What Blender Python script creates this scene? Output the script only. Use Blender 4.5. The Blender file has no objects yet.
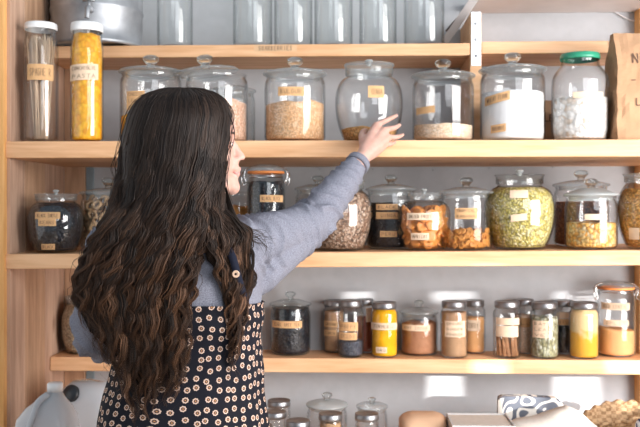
import bpy, math, random
from mathutils import Vector, Matrix, noise
random.seed(7)
PI = math.pi
S = bpy.context.scene
COL = S.collection

# ------------------------------------------------------------------ camera
FPX = 850.0; YAW = math.radians(2.0); CZ = 1.40; HY = 213.5
cam_d = bpy.data.cameras.new('camera'); cam = bpy.data.objects.new('camera', cam_d); COL.objects.link(cam)
cam.location = (0, 0, CZ); cam.rotation_euler = (PI / 2, 0, YAW)
cam_d.sensor_width = 36; cam_d.lens = FPX * 36 / 640
cam_d.dof.use_dof = True; cam_d.dof.focus_distance = 1.93; cam_d.dof.aperture_fstop = 5.6
S.camera = cam
CT, ST = math.cos(YAW), math.sin(YAW)

def dep(px, y):
    u = (px - 320) / FPX
    return y / (CT + u * ST)
def X(px, y):
    u = (px - 320) / FPX
    return dep(px, y) * (u * CT - ST)
def Z(py, px, y):
    return CZ + dep(px, y) * (HY - py) / FPX
def P(px, py, y):
    return Vector((X(px, y), y, Z(py, px, y)))

# ------------------------------------------------------------------ materials
def newmat(name):
    m = bpy.data.materials.new(name); m.use_nodes = True
    nt = m.node_tree; nt.nodes.clear()
    return m, nt
def nd(nt, t, **kw):
    n = nt.nodes.new(t)
    for k, v in kw.items():
        if k.startswith('i_'):
            n.inputs[k[2:].replace('_', ' ')].default_value = v
        else:
            setattr(n, k, v)
    return n
def ramp(nt, fac, stops):
    r = nd(nt, 'ShaderNodeValToRGB')
    el = r.color_ramp.elements
    while len(el) < len(stops): el.new(0.5)
    for e, (p, c) in zip(el, stops):
        e.position = p; e.color = (c[0], c[1], c[2], 1)
    nt.links.new(fac, r.inputs[0])
    return r.outputs[0]
def out(nt, sh, disp=None):
    o = nd(nt, 'ShaderNodeOutputMaterial'); nt.links.new(sh, o.inputs[0])
def pr(nt, color=None, rough=.5, spec=.5, metal=0, bump=None, bstr=.3, bdist=.002):
    p = nd(nt, 'ShaderNodeBsdfPrincipled')
    p.inputs['Roughness'].default_value = rough
    p.inputs['Specular IOR Level'].default_value = spec
    p.inputs['Metallic'].default_value = metal
    if color is not None:
        if isinstance(color, (tuple, list)): p.inputs['Base Color'].default_value = (*color[:3], 1)
        else: nt.links.new(color, p.inputs['Base Color'])
    if bump is not None:
        b = nd(nt, 'ShaderNodeBump'); b.inputs['Strength'].default_value = bstr; b.inputs['Distance'].default_value = bdist
        nt.links.new(bump, b.inputs['Height']); nt.links.new(b.outputs[0], p.inputs['Normal'])
    return p.outputs[0]
def coords(nt, scale=(1, 1, 1), kind='Object', loc=(0, 0, 0)):
    tc = nd(nt, 'ShaderNodeTexCoord'); mp = nd(nt, 'ShaderNodeMapping')
    mp.inputs['Scale'].default_value = scale; mp.inputs['Location'].default_value = loc
    nt.links.new(tc.outputs[kind], mp.inputs[0]); return mp.outputs[0]

def plain(name, c, rough=.5, spec=.5, metal=0, nscale=0, nstr=.2, var=.08):
    m, nt = newmat(name)
    v = coords(nt)
    n = nd(nt, 'ShaderNodeTexNoise'); n.inputs['Scale'].default_value = nscale or 30; n.inputs['Detail'].default_value = 4
    nt.links.new(v, n.inputs['Vector'])
    a = tuple(x * (1 - var) for x in c); b = tuple(min(1, x * (1 + var)) for x in c)
    colr = ramp(nt, n.outputs['Fac'], [(.3, a), (.7, b)])
    out(nt, pr(nt, colr, rough, spec, metal, n.outputs['Fac'] if nscale else None, nstr))
    return m

def wood(name, dark, light, axis='x', rough=.55, knots=True):
    m, nt = newmat(name)
    sc = {'x': (1.2, 14, 14), 'z': (14, 14, 1.2), 'y': (14, 1.2, 14)}[axis]
    v = coords(nt, sc)
    n1 = nd(nt, 'ShaderNodeTexNoise'); n1.inputs['Scale'].default_value = 2.2; n1.inputs['Detail'].default_value = 6; n1.inputs['Distortion'].default_value = .6
    nt.links.new(v, n1.inputs['Vector'])
    w = nd(nt, 'ShaderNodeTexNoise'); w.inputs['Scale'].default_value = 9; w.inputs['Detail'].default_value = 5
    nt.links.new(v, w.inputs['Vector'])
    mx = nd(nt, 'ShaderNodeMath', operation='ADD'); mx.inputs[1].default_value = 0
    nt.links.new(n1.outputs['Fac'], mx.inputs[0])
    ml = nd(nt, 'ShaderNodeMath', operation='MULTIPLY'); ml.inputs[1].default_value = .4
    nt.links.new(w.outputs['Fac'], ml.inputs[0]); nt.links.new(ml.outputs[0], mx.inputs[1])
    colr = ramp(nt, mx.outputs[0], [(.45, dark), (.85, light)])
    if knots:
        v2 = coords(nt, {'x': (2.2, 5, 5), 'z': (5, 5, 2.2), 'y': (5, 2.2, 5)}[axis])
        vo = nd(nt, 'ShaderNodeTexVoronoi'); vo.inputs['Scale'].default_value = 1.1; nt.links.new(v2, vo.inputs['Vector'])
        k = nd(nt, 'ShaderNodeMapRange'); k.inputs['From Min'].default_value = .03; k.inputs['From Max'].default_value = .11
        nt.links.new(vo.outputs['Distance'], k.inputs['Value'])
        mixc = nd(nt, 'ShaderNodeMix', data_type='RGBA'); nt.links.new(k.outputs[0], mixc.inputs['Factor'])
        mixc.inputs['A'].default_value = (dark[0] * .5, dark[1] * .4, dark[2] * .35, 1); nt.links.new(colr, mixc.inputs['B'])
        colr = mixc.outputs['Result']
    out(nt, pr(nt, colr, rough, .35, 0, mx.outputs[0], .15, .001))
    return m

def thin_glass(name, edge=(.36, .41, .42), rough=.06, tint=(.996, .997, .997), ior=1.5):
    m, nt = newmat(name)
    lw = nd(nt, 'ShaderNodeLayerWeight'); lw.inputs['Blend'].default_value = .32
    pw = nd(nt, 'ShaderNodeMath', operation='POWER'); pw.inputs[1].default_value = 3.2; nt.links.new(lw.outputs['Facing'], pw.inputs[0])
    c = nd(nt, 'ShaderNodeMix', data_type='RGBA'); c.inputs['A'].default_value = (*tint, 1); c.inputs['B'].default_value = (*edge, 1)
    nt.links.new(pw.outputs[0], c.inputs['Factor'])
    tr = nd(nt, 'ShaderNodeBsdfTransparent'); nt.links.new(c.outputs['Result'], tr.inputs[0])
    gl = nd(nt, 'ShaderNodeBsdfGlossy'); gl.inputs['Roughness'].default_value = rough
    v = coords(nt, (1, 1, 1)); n = nd(nt, 'ShaderNodeTexNoise'); n.inputs['Scale'].default_value = 14; nt.links.new(v, n.inputs['Vector'])
    b = nd(nt, 'ShaderNodeBump'); b.inputs['Strength'].default_value = .35; b.inputs['Distance'].default_value = .004
    nt.links.new(n.outputs['Fac'], b.inputs['Height']); nt.links.new(b.outputs[0], gl.inputs['Normal'])
    fr = nd(nt, 'ShaderNodeFresnel'); fr.inputs['IOR'].default_value = ior
    # reflection seen from both faces alike
    geo = nd(nt, 'ShaderNodeNewGeometry')
    iorm = nd(nt, 'ShaderNodeMix'); iorm.inputs['A'].default_value = ior; iorm.inputs['B'].default_value = 1 / ior
    nt.links.new(geo.outputs['Backfacing'], iorm.inputs['Factor']); nt.links.new(iorm.outputs['Result'], fr.inputs['IOR'])
    mx = nd(nt, 'ShaderNodeMixShader'); nt.links.new(fr.outputs[0], mx.inputs[0]); nt.links.new(tr.outputs[0], mx.inputs[1]); nt.links.new(gl.outputs[0], mx.inputs[2])
    out(nt, mx.outputs[0])
    return m

def solid_glass(name, c=(.95, .98, .98)):
    m, nt = newmat(name)
    g = nd(nt, 'ShaderNodeBsdfGlass'); g.inputs['Color'].default_value = (*c, 1); g.inputs['IOR'].default_value = 1.45; g.inputs['Roughness'].default_value = .03
    t = nd(nt, 'ShaderNodeBsdfTransparent'); t.inputs[0].default_value = (.9, .93, .93, 1)
    mx = nd(nt, 'ShaderNodeMixShader'); mx.inputs[0].default_value = .55
    nt.links.new(t.outputs[0], mx.inputs[1]); nt.links.new(g.outputs[0], mx.inputs[2])
    out(nt, mx.outputs[0]); return m

def grains(name, cols, scale, rough=.7, bstr=.8, stretch=(1, 1, 1), bdist=.003, gap_shade=.45):
    """voronoi cells: every grain its own colour, shade in the gaps is painted into the colour"""
    m, nt = newmat(name)
    v = coords(nt, stretch)
    n = nd(nt, 'ShaderNodeTexNoise'); n.inputs['Scale'].default_value = scale * .5; nt.links.new(v, n.inputs['Vector'])
    vm = nd(nt, 'ShaderNodeVectorMath', operation='MULTIPLY_ADD'); vm.inputs[1].default_value = (.012, .012, .012)
    nt.links.new(n.outputs['Color'], vm.inputs[0]); nt.links.new(v, vm.inputs[2])
    vo = nd(nt, 'ShaderNodeTexVoronoi'); vo.inputs['Scale'].default_value = scale; nt.links.new(vm.outputs[0], vo.inputs['Vector'])
    sep = nd(nt, 'ShaderNodeSeparateColor'); nt.links.new(vo.outputs['Color'], sep.inputs[0])
    k = len(cols)
    colr = ramp(nt, sep.outputs[0], [(i / max(1, k - 1), c) for i, c in enumerate(cols)])
    gp = nd(nt, 'ShaderNodeMapRange'); gp.inputs['From Min'].default_value = .35; gp.inputs['From Max'].default_value = .75
    gp.inputs['To Min'].default_value = 1; gp.inputs['To Max'].default_value = gap_shade  # painted shade: base colour darkens towards the edge of each grain
    nt.links.new(vo.outputs['Distance'], gp.inputs['Value'])
    mc = nd(nt, 'ShaderNodeMix', data_type='RGBA', blend_type='MULTIPLY'); mc.inputs['Factor'].default_value = 1
    nt.links.new(colr, mc.inputs['A']); nt.links.new(gp.outputs[0], mc.inputs['B'])
    inv = nd(nt, 'ShaderNodeMath', operation='SUBTRACT'); inv.inputs[0].default_value = 1; nt.links.new(vo.outputs['Distance'], inv.inputs[1])
    out(nt, pr(nt, mc.outputs['Result'], rough, .3, 0, inv.outputs[0], bstr, bdist))
    return m

M = {}
M['shelf_wood'] = wood('pine_shelf', (.62, .325, .155), (.80, .495, .285), 'x')
M['panel_wood'] = wood('rough_plank', (.30, .165, .095), (.50, .31, .195), 'z', .75)
M['panel_wood2'] = wood('rough_plank_pink', (.34, .20, .135), (.55, .36, .255), 'z', .75)
M['post_wood'] = wood('orange_pine_post', (.62, .30, .09), (.80, .44, .17), 'z')
M['cleat_wood'] = wood('cleat_pine', (.55, .33, .17), (.68, .45, .26), 'x')
M['wall'] = plain('painted_wall', (.455, .465, .485), .8, .2, 0, 26, .12, .04)
M['white_paint'] = plain('white_painted_board', (.72, .69, .69), .6, .3, 0, 12, .2, .05)
M['dark_paint'] = plain('mask_wall_paint', (.32, .32, .34), .8)
M['floor'] = wood('floor_boards', (.16, .11, .08), (.28, .2, .14), 'y')
M['metal_bracket'] = plain('white_metal_bracket', (.72, .74, .76), .4, .5, .3, 60, .2, .12)
M['glass'] = thin_glass('jar_glass')
M['glass_dark'] = thin_glass('jar_glass_greenish', (.26, .31, .30), .07, (.972, .982, .978))
M['lid_glass'] = thin_glass('lid_glass', (.34, .40, .41), .05, (.93, .95, .955), 1.6)
def haze(m, f, c=(.78, .82, .82)):
    t = m.node_tree; o_ = [n for n in t.nodes if n.type == 'OUTPUT_MATERIAL'][0]; x_ = t.nodes.new('ShaderNodeMixShader'); x_.inputs[0].default_value = f
    d_ = t.nodes.new('ShaderNodeBsdfDiffuse'); d_.inputs[0].default_value = (*c, 1)
    t.links.new(o_.inputs[0].links[0].from_socket, x_.inputs[1]); t.links.new(d_.outputs[0], x_.inputs[2]); t.links.new(x_.outputs[0], o_.inputs[0])
haze(M['lid_glass'], .12)
M['knob_glass'] = solid_glass('knob_glass')
M['frost_lid'] = thin_glass('pale_frosted_glass', (.62, .68, .68), .12, (.78, .80, .80), 1.8)
_nt = M['frost_lid'].node_tree
_d = _nt.nodes.new('ShaderNodeBsdfDiffuse'); _d.inputs[0].default_value = (.72, .76, .76, 1)
_o = [n for n in _nt.nodes if n.type == 'OUTPUT_MATERIAL'][0]; _mx = _nt.nodes.new('ShaderNodeMixShader'); _mx.inputs[0].default_value = .32
_nt.links.new(_o.inputs[0].links[0].from_socket, _mx.inputs[1]); _nt.links.new(_d.outputs[0], _mx.inputs[2]); _nt.links.new(_mx.outputs[0], _o.inputs[0])
M['tin'] = plain('galvanised_tin', (.38, .39, .41), .5, .5, .7, 18, .25, .18)
M['lid_metal'] = plain('brushed_lid_metal', (.30, .30, .31), .38, .5, .9, 60, .2, .15)
M['wire'] = plain('clasp_wire', (.65, .65, .66), .25, .5, 1)
M['white_plastic'] = plain('white_plastic_lid', (.80, .80, .80), .35, .5)
M['green_lid'] = plain('green_enamel_lid', (.03, .26, .15), .35, .5)
M['rubber'] = plain('orange_rubber_seal', (.65, .22, .06), .5, .4)
M['tape'] = plain('kraft_tape', (.66, .40, .20), .75, .2, 0, 40, .2, .1)
M['tape_pale'] = plain('pale_masking_tape', (.76, .58, .42), .75, .2, 0, 40, .2, .08)
M['ink'] = plain('brown_black_ink', (.12, .07, .05), .7, .2)
M['kraft'] = plain('kraft_paper', (.44, .26, .15), .8, .2, 0, 9, .8, .12)

# ------------------------------------------------------------------ mesh helpers
def mk(name, verts, faces, mat, parent=None, smooth=True, loc=None):
    me = bpy.data.meshes.new(name); me.from_pydata([tuple(v) for v in verts], [], faces); me.update()
    if smooth:
        me.polygons.foreach_set('use_smooth', [True] * len(me.polygons))
    if mat: me.materials.append(mat)
    o = bpy.data.objects.new(name, me); COL.objects.link(o)
    if parent: o.parent = parent
    if loc is not None: o.location = loc
    return o
def tag(o, label, cat=None, group=None, kind=None):
    if label: o['label'] = label
    if cat: o['category'] = cat
    if group: o['group'] = group
    if kind: o['kind'] = kind
    return o
def empty(name, loc, label, cat, group=None):
    o = bpy.data.objects.new(name, None); COL.objects.link(o); o.location = loc
    o.empty_display_size = .02
    return tag(o, label, cat, group)
def bevel(o, w=.002, seg=2):
    m = o.modifiers.new('bevel', 'BEVEL'); m.width = w; m.segments = seg; m.limit_method = 'ANGLE'
    return o
def boxv(a, b):
    x0, y0, z0 = a; x1, y1, z1 = b
    v = [(x0, y0, z0), (x1, y0, z0), (x1, y1, z0), (x0, y1, z0), (x0, y0, z1), (x1, y0, z1), (x1, y1, z1), (x0, y1, z1)]
    f = [(0, 3, 2, 1), (4, 5, 6, 7), (0, 1, 5, 4), (1, 2, 6, 5), (2, 3, 7, 6), (3, 0, 4, 7)]
    return v, f
def box(name, a, b, mat, parent=None, bw=.002):
    v, f = boxv(a, b); o = mk(name, v, f, mat, parent, False)
    if bw: bevel(o, bw)
    return o
class MB:
    def __init__(s): s.v = []; s.f = []
    def add(s, v, f):
        k = len(s.v); s.v += [tuple(q) for q in v]; s.f += [tuple(i + k for i in q) for q in f]
    def build(s, name, mat, parent=None, smooth=True): return mk(name, s.v, s.f, mat, parent, smooth)
def lathe_vf(prof, seg=40, cx=0, cy=0):
    v = []; f = []; rows = []
    for r, z in prof:
        if r < 1e-6: rows.append([len(v)]); v.append((cx, cy, z))
        else:
            rows.append(list(range(len(v), len(v) + seg)))
            v += [(cx + r * math.cos(2 * PI * i / seg), cy + r * math.sin(2 * PI * i / seg), z) for i in range(seg)]
    for a, b in zip(rows, rows[1:]):
        for i in range(seg):
            j = (i + 1) % seg
            if len(a) == 1 and len(b) == 1: continue
            if len(a) == 1: f.append((a[0], b[j], b[i]))
            elif len(b) == 1: f.append((a[i], a[j], b[0]))
            else: f.append((a[i], a[j], b[j], b[i]))
    return v, f
def lathe(name, prof, mat, parent=None, seg=40):
    v, f = lathe_vf(prof, seg); return mk(name, v, f, mat, parent)
def tube_vf(pts, rad, seg=8, cap=True):
    pts = [Vector(p) for p in pts]; n = len(pts)
    if not isinstance(rad, (list, tuple)): rad = [rad] * n
    v = []; f = []
    t = (pts[1] - pts[0]).normalized()
    up = Vector((0, 0, 1)) if abs(t.z) < .9 else Vector((1, 0, 0))
    a = t.cross(up).normalized()
    for i in range(n):
        t = (pts[min(n - 1, i + 1)] - pts[max(0, i - 1)])
        t = t.normalized() if t.length > 1e-9 else Vector((0, 0, 1))
        a = (a - t * a.dot(t)); a = a.normalized() if a.length > 1e-6 else t.orthogonal().normalized()
        b = t.cross(a)
        for k in range(seg):
            an = 2 * PI * k / seg
            v.append(pts[i] + (a * math.cos(an) + b * math.sin(an)) * rad[i])
    for i in range(n - 1):
        for k in range(seg):
            l = (k + 1) % seg
            f.append((i * seg + k, i * seg + l, (i + 1) * seg + l, (i + 1) * seg + k))
    if cap:
        f.append(tuple(range(seg))[::-1]); f.append(tuple((n - 1) * seg + k for k in range(seg)))
    return v, f
def smooth_path(pts, sub=6):
    pts = [Vector(p) for p in pts]; o = []
    for i in range(len(pts) - 1):
        p0 = pts[max(0, i - 1)]; p1 = pts[i]; p2 = pts[i + 1]; p3 = pts[min(len(pts) - 1, i + 2)]
        for k in range(sub):
            t = k / sub
            o.append(.5 * ((2 * p1) + (p2 - p0) * t + (2 * p0 - 5 * p1 + 4 * p2 - p3) * t * t + (3 * p1 - p0 - 3 * p2 + p3) * t ** 3))
    o.append(pts[-1]); return o
def interp(tab, x):
    if x <= tab[0][0]: return tab[0][1]
    for (a, b), (c, d) in zip(tab, tab[1:]):
        if x <= c: return b + (d - b) * (x - a) / (c - a)
    return tab[-1][1]

# hand lettering strokes on a 0..1 x 0..1 cell
GL = {'A': [[(0, 0), (.45, 1), (.9, 0)], [(.2, .4), (.7, .4)]], 'B': [[(0, 0), (0, 1), (.6, .85), (.1, .5), (.7, .25), (0, 0)]],
      'C': [[(.8, .9), (.2, 1), (0, .5), (.2, 0), (.8, .1)]], 'D': [[(0, 0), (0, 1), (.7, .7), (.7, .3), (0, 0)]],
      'E': [[(.8, 1), (0, 1), (0, 0), (.8, 0)], [(0, .5), (.6, .5)]], 'F': [[(.8, 1), (0, 1), (0, 0)], [(0, .5), (.6, .5)]],
      'G': [[(.8, .9), (.2, 1), (0, .5), (.2, 0), (.8, .1), (.8, .5), (.5, .5)]], 'H': [[(0, 0), (0, 1)], [(.8, 0), (.8, 1)], [(0, .5), (.8, .5)]],
      'I': [[(.4, 0), (.4, 1)]], 'K': [[(0, 0), (0, 1)], [(.8, 1), (0, .5), (.8, 0)]], 'L': [[(0, 1), (0, 0), (.8, 0)]],
      'M': [[(0, 0), (0, 1), (.45, .3), (.9, 1), (.9, 0)]], 'N': [[(0, 0), (0, 1), (.8, 0), (.8, 1)]],
      'O': [[(.4, 1), (0, .5), (.4, 0), (.8, .5), (.4, 1)]], 'P': [[(0, 0), (0, 1), (.7, .9), (.7, .5), (0, .45)]],
      'R': [[(0, 0), (0, 1), (.7, .9), (.6, .5), (0, .5), (.8, 0)]], 'S': [[(.8, .9), (.3, 1), (.1, .7), (.7, .35), (.5, 0), (0, .1)]],
      'T': [[(0, 1), (.8, 1)], [(.4, 1), (.4, 0)]], 'U': [[(0, 1), (.05, .1), (.4, 0), (.8, .1), (.8, 1)]],
      'V': [[(0, 1), (.4, 0), (.8, 1)]], 'W': [[(0, 1), (.2, 0), (.45, .7), (.7, 0), (.9, 1)]], 'Y': [[(0, 1), (.4, .5), (.8, 1)], [(.4, .5), (.4, 0)]],
      'Z': [[(0, 1), (.8, 1), (0, 0), (.8, 0)]], ' ': [], '-': [[(.1, .5), (.7, .5)]]}
def letters(text, w, h, thick, fmap, mb):
    """strokes as little quads; fmap(u,v) maps label metres to local 3-D"""
    n = len(text); cw = w / n
    for i, ch in enumerate(text):
        for st in GL.get(ch, []):
            for (a, b), (c, d) in zip(st, st[1:]):
                x0 = -w / 2 + (i + .1 + a * .8) * cw; z0 = -h / 2 + b * h; x1 = -w / 2 + (i + .1 + c * .8) * cw; z1 = -h / 2 + d * h
                dx, dz = x1 - x0, z1 - z0; L = math.hypot(dx, dz) or 1
                nx, nz = -dz / L * thick / 2, dx / L * thick / 2; ex, ez = dx / L * thick / 2, dz / L * thick / 2
                q = [(x0 - ex + nx, z0 - ez + nz), (x0 - ex - nx, z0 - ez - nz), (x1 + ex - nx, z1 + ez - nz), (x1 + ex + nx, z1 + ez + nz)]
                mb.add([fmap(*p) for p in q], [(0, 1, 2, 3)])
# ------------------------------------------------------------------ room shell
YW = 3.02            # back wall
YF = 2.50            # front of the deep shelves
YN = 2.776           # front of the narrow top shelf
YC = 2.84            # front of the narrow low shelf
ZA = Z(140.3, 320, YF); ZB = Z(252, 320, YF); ZC = Z(358.5, 320, YC); ZT = Z(44, 320, YN); ZD = .64
XL = X(5, YF); XR = X(634, YW)
def struct(o): o['kind'] = 'structure'; return o
struct(box('wall_back', (-3.2, YW, 0), (4.6, YW + .1, 3.0), M['wall'], None, 0))
struct(box('wall_left', (-3.3, -1.6, 0), (-3.2, YW, 3.0), M['wall'], None, 0))
struct(box('floor', (-3.2, -1.6, -.05), (4.6, YW, 0), M['floor'], None, 0))
# unseen wall added behind the camera, its slots shaping the low sun into patches
SUN = Vector((-.72, 1, -.24))
def back(px, y=YW):   # where the ray that hits the back wall at px crosses the slotted sun mask
    return X(px, y) + .72 * (y + 1.5)
cols = [(343, 372), (432, 476), (553, 600)]
low_cols = [(427, 463), (553, 600)]
rows = [(.66, .885), (1.094, 1.121)]
xs = [back(v) for c in cols for v in c]; xl = [back(v) for c in low_cols for v in c]; zs = [z + .24 * (YW + 1.5) for z in sum([list(r) for r in rows], [])]
mb = MB()
def wb(x0, x1, z0, z1):
    mb.add(*boxv((x0, -1.505, z0), (x1, -1.495, z1)))
W0, W1, H1 = 1.75, 5.2, 3.7
wb(W0, W1, 0, zs[0]); wb(W0, W1, zs[1], zs[2]); wb(W0, W1, zs[3], H1)
for q, (za, zb) in ((xl, (zs[0], zs[1])), (xs, (zs[2], zs[3]))):
    e_ = [W0] + q + [W1]
    for i in range(0, len(e_), 2): wb(e_[i], e_[i + 1], za, zb)
struct(mb.build('sun_mask_wall', M['dark_paint'], None, False))

# ------------------------------------------------------------------ the shelving unit
U = empty('shelving_unit', (0, 0, 0), 'built-in pine shelving with plank sides filled with glass jars', 'shelves')
tA, tB, tC, tT = 17 / 340, 15 / 340, 14.2 * YC / 850, 12.3 * YN / 850
e = .001
o = box('side_panel', (XL - .03, YF + .02, 0), (XL, YW - e, 2.6), M['panel_wood'], U, 0)
# the planks of the left side
for i, (a, b) in enumerate([(YF + .01, YF + .125), (YF + .128, YF + .30), (YF + .303, YW - .03)]):
    p = box('plank', (XL - .01, a, 0), (XL + .012, b, 2.6), M['panel_wood2' if i != 1 else 'panel_wood'], U, .0015)
box('post', (XL - .10, YF - .012, 0), (XL + .002, YF + .012, 2.6), M['post_wood'], U, .003)
box('corner_batten', (XL + .012, YW - .03, 0), (XL + .085, YW - e, 2.6), M['panel_wood'], U, .002)
tag(box('conduit', (XL + .086, YW - .016, 0), (XL + .112, YW - e, 2.6), plain('blue_grey_strip', (.20, .25, .28), .6), U, .002), 'blue grey strip')
box('back_post', (XR, YW - .06, 0), (XR + .08, YW - e, 2.6), M['post_wood'], U, .002)
XE = 1.36
box('side_panel', (XE, YF + .02, 0), (XE + .03, YW - e, 2.6), M['panel_wood'], U, 0)
def shelf(name, x0, x1, yf, yb, zt, th, mat='shelf_wood', tilt=0):
    v, f = boxv((x0, yf, zt - th), (x1, yb, zt))
    v = [(x, y, z + tilt * (x)) for x, y, z in v]
    o = mk(name, v, f, M[mat], U, False); bevel(o, .003, 2); return o
TILT = .008
shelf('shelf', XL, XE, YF, YW - e, ZA, tA)
shelf('shelf', XL, XE, YF, YW - e, ZB, tB, tilt=TILT)
shelf('shelf', XL + .014, XE, YC, YW - e, ZC, tC)
XD0, XD1 = X(470, YN), X(481.5, YN)
shelf('shelf', XL + .014, XD0, YN, YW - e, ZT, tT)
ZT2 = Z(41, 550, YN)
shelf('shelf', XD1, XE, YN, YW - e, ZT2, 12.2 * YN / 850)
shelf('shelf', XL + .014, XE, 2.22, YW - e, ZD, .035)
# the white board above the right bay
o = box('upper_board', (X(482, YN) - .02, YN - .03, Z(13, 550, YW)), (XE, YW - e, Z(13, 550, YW) + .03), M['white_paint'], U); tag(o, 'white painted board')
# divider
o = box('divider', (XD0, YN, ZA), (XD1, YW - e, Z(13, 476, YN)), M['shelf_wood'], U)
br = box('bracket', (XD0 + .003, YN - .004, Z(66, 476, YN)), (XD1 - .002, YN - .0005, Z(12, 476, YN)), M['metal_bracket'], U, .001); tag(br, 'white metal bracket strip')
mb = MB()
for k in range(3):
    zc = Z([24, 40, 56][k], 476, YN); v, f = lathe_vf([(0, 0), (.0045, 0), (.0045, .002), (0, .003)], 12)
    mk('screw', [((XD0 + XD1) / 2 + x, YN - .004 - z, zc + y) for x, y, z in v], f, M['tin'], br)
# white diagonal brace meeting the divider from the left
v = []
a0 = P(446, 40, YW - .06); a1 = P(478, -6, YN + .02)
w = .028
mb = MB(); t, f = tube_vf([a0, a1], w / 2 * 1.3, 4); mb.add(t, f); o = mb.build('diagonal_brace', M['white_paint'], U, False); tag(o, 'white diagonal brace')
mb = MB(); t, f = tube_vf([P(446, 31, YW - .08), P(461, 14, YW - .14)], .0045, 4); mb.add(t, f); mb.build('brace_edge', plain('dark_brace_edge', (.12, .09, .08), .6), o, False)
# cleat clip at the right end of the right bay
o = box('bracket', (X(611, YN), YN - .012, Z(48, 613, YN)), (X(615, YN), YN - .001, Z(38, 613, YN)), M['metal_bracket'], U, .002)
# thin cable by the right corner
t, f = tube_vf(smooth_path([P(612, 10, YW - .01), P(622, 16, YW - .012), P(630, 20, YW - .01), P(636, 21, YW - .01)]), .0022, 6)
tag(mk('cable', t, f, M['white_paint']), 'thin white cable running along the wall below the white upper board', 'cable')
# masking-tape label on the top shelf's edge
yl = YN - .0008
x0, x1 = X(254, YN), X(297, YN); z0, z1 = Z(51.5, 275, YN), Z(45, 275, YN)
lb = mk('label', [(x0, yl, z0), (x1, yl, z0), (x1, yl, z1), (x0, yl, z1), (x0, yl + .0006, z0), (x1, yl + .0006, z0), (x1, yl + .0006, z1), (x0, yl + .0006, z1)],
        [(0, 1, 2, 3), (4, 7, 6, 5), (0, 4, 5, 1), (3, 2, 6, 7), (0, 3, 7, 4), (1, 5, 6, 2)], plain('edge_tape', (.66, .42, .24), .7), U, False); tag(lb, 'kraft tape label on the shelf edge')
mb = MB(); letters('SOARBERRIES', (x1 - x0) * .8, (z1 - z0) * .62, .0016, lambda a, b: ((x0 + x1) / 2 + a, yl - .0004, (z0 + z1) / 2 + b), mb)
mb.build('handwriting', M['ink'], lb, False)
# small nail holes / screws in the wall
for px, py in [(320, 166), (373, 170), (433, 168), (489, 168), (550, 165), (50, 205)]:
    pass
# nails above the middle shelf
for i, (px, py) in enumerate([(320, 169), (373, 169), (433, 170), (489, 168), (553, 167)]):
    c = P(px, py, YW); v, f = lathe_vf([(0, .006), (.003, .006), (.003, 0)], 10)
    tag(mk('nail', [(c.x + a, YW - z, c.z + b) for a, b, z in v], f, M['tin']), 'small nail in the wall just under the upper jar shelf', 'nail', 'nails in the wall under the upper jar shelf')
# ------------------------------------------------------------------ jars
def prof_r(prof, z):
    """outer wall radius at height z"""
    best = None
    for (r0, z0), (r1, z1) in zip(prof, prof[1:]):
        if z0 <= z <= z1 and z1 > z0:
            r = r0 + (r1 - r0) * (z - z0) / (z1 - z0); best = r if best is None else max(best, r)
    return best if best is not None else max(r for r, z in prof)
def smoothprof(pts, sub=5):
    q = smooth_path([(r, 0, z) for r, z in pts], sub); return [(max(0, p.x), p.z) for p in q]

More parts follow.
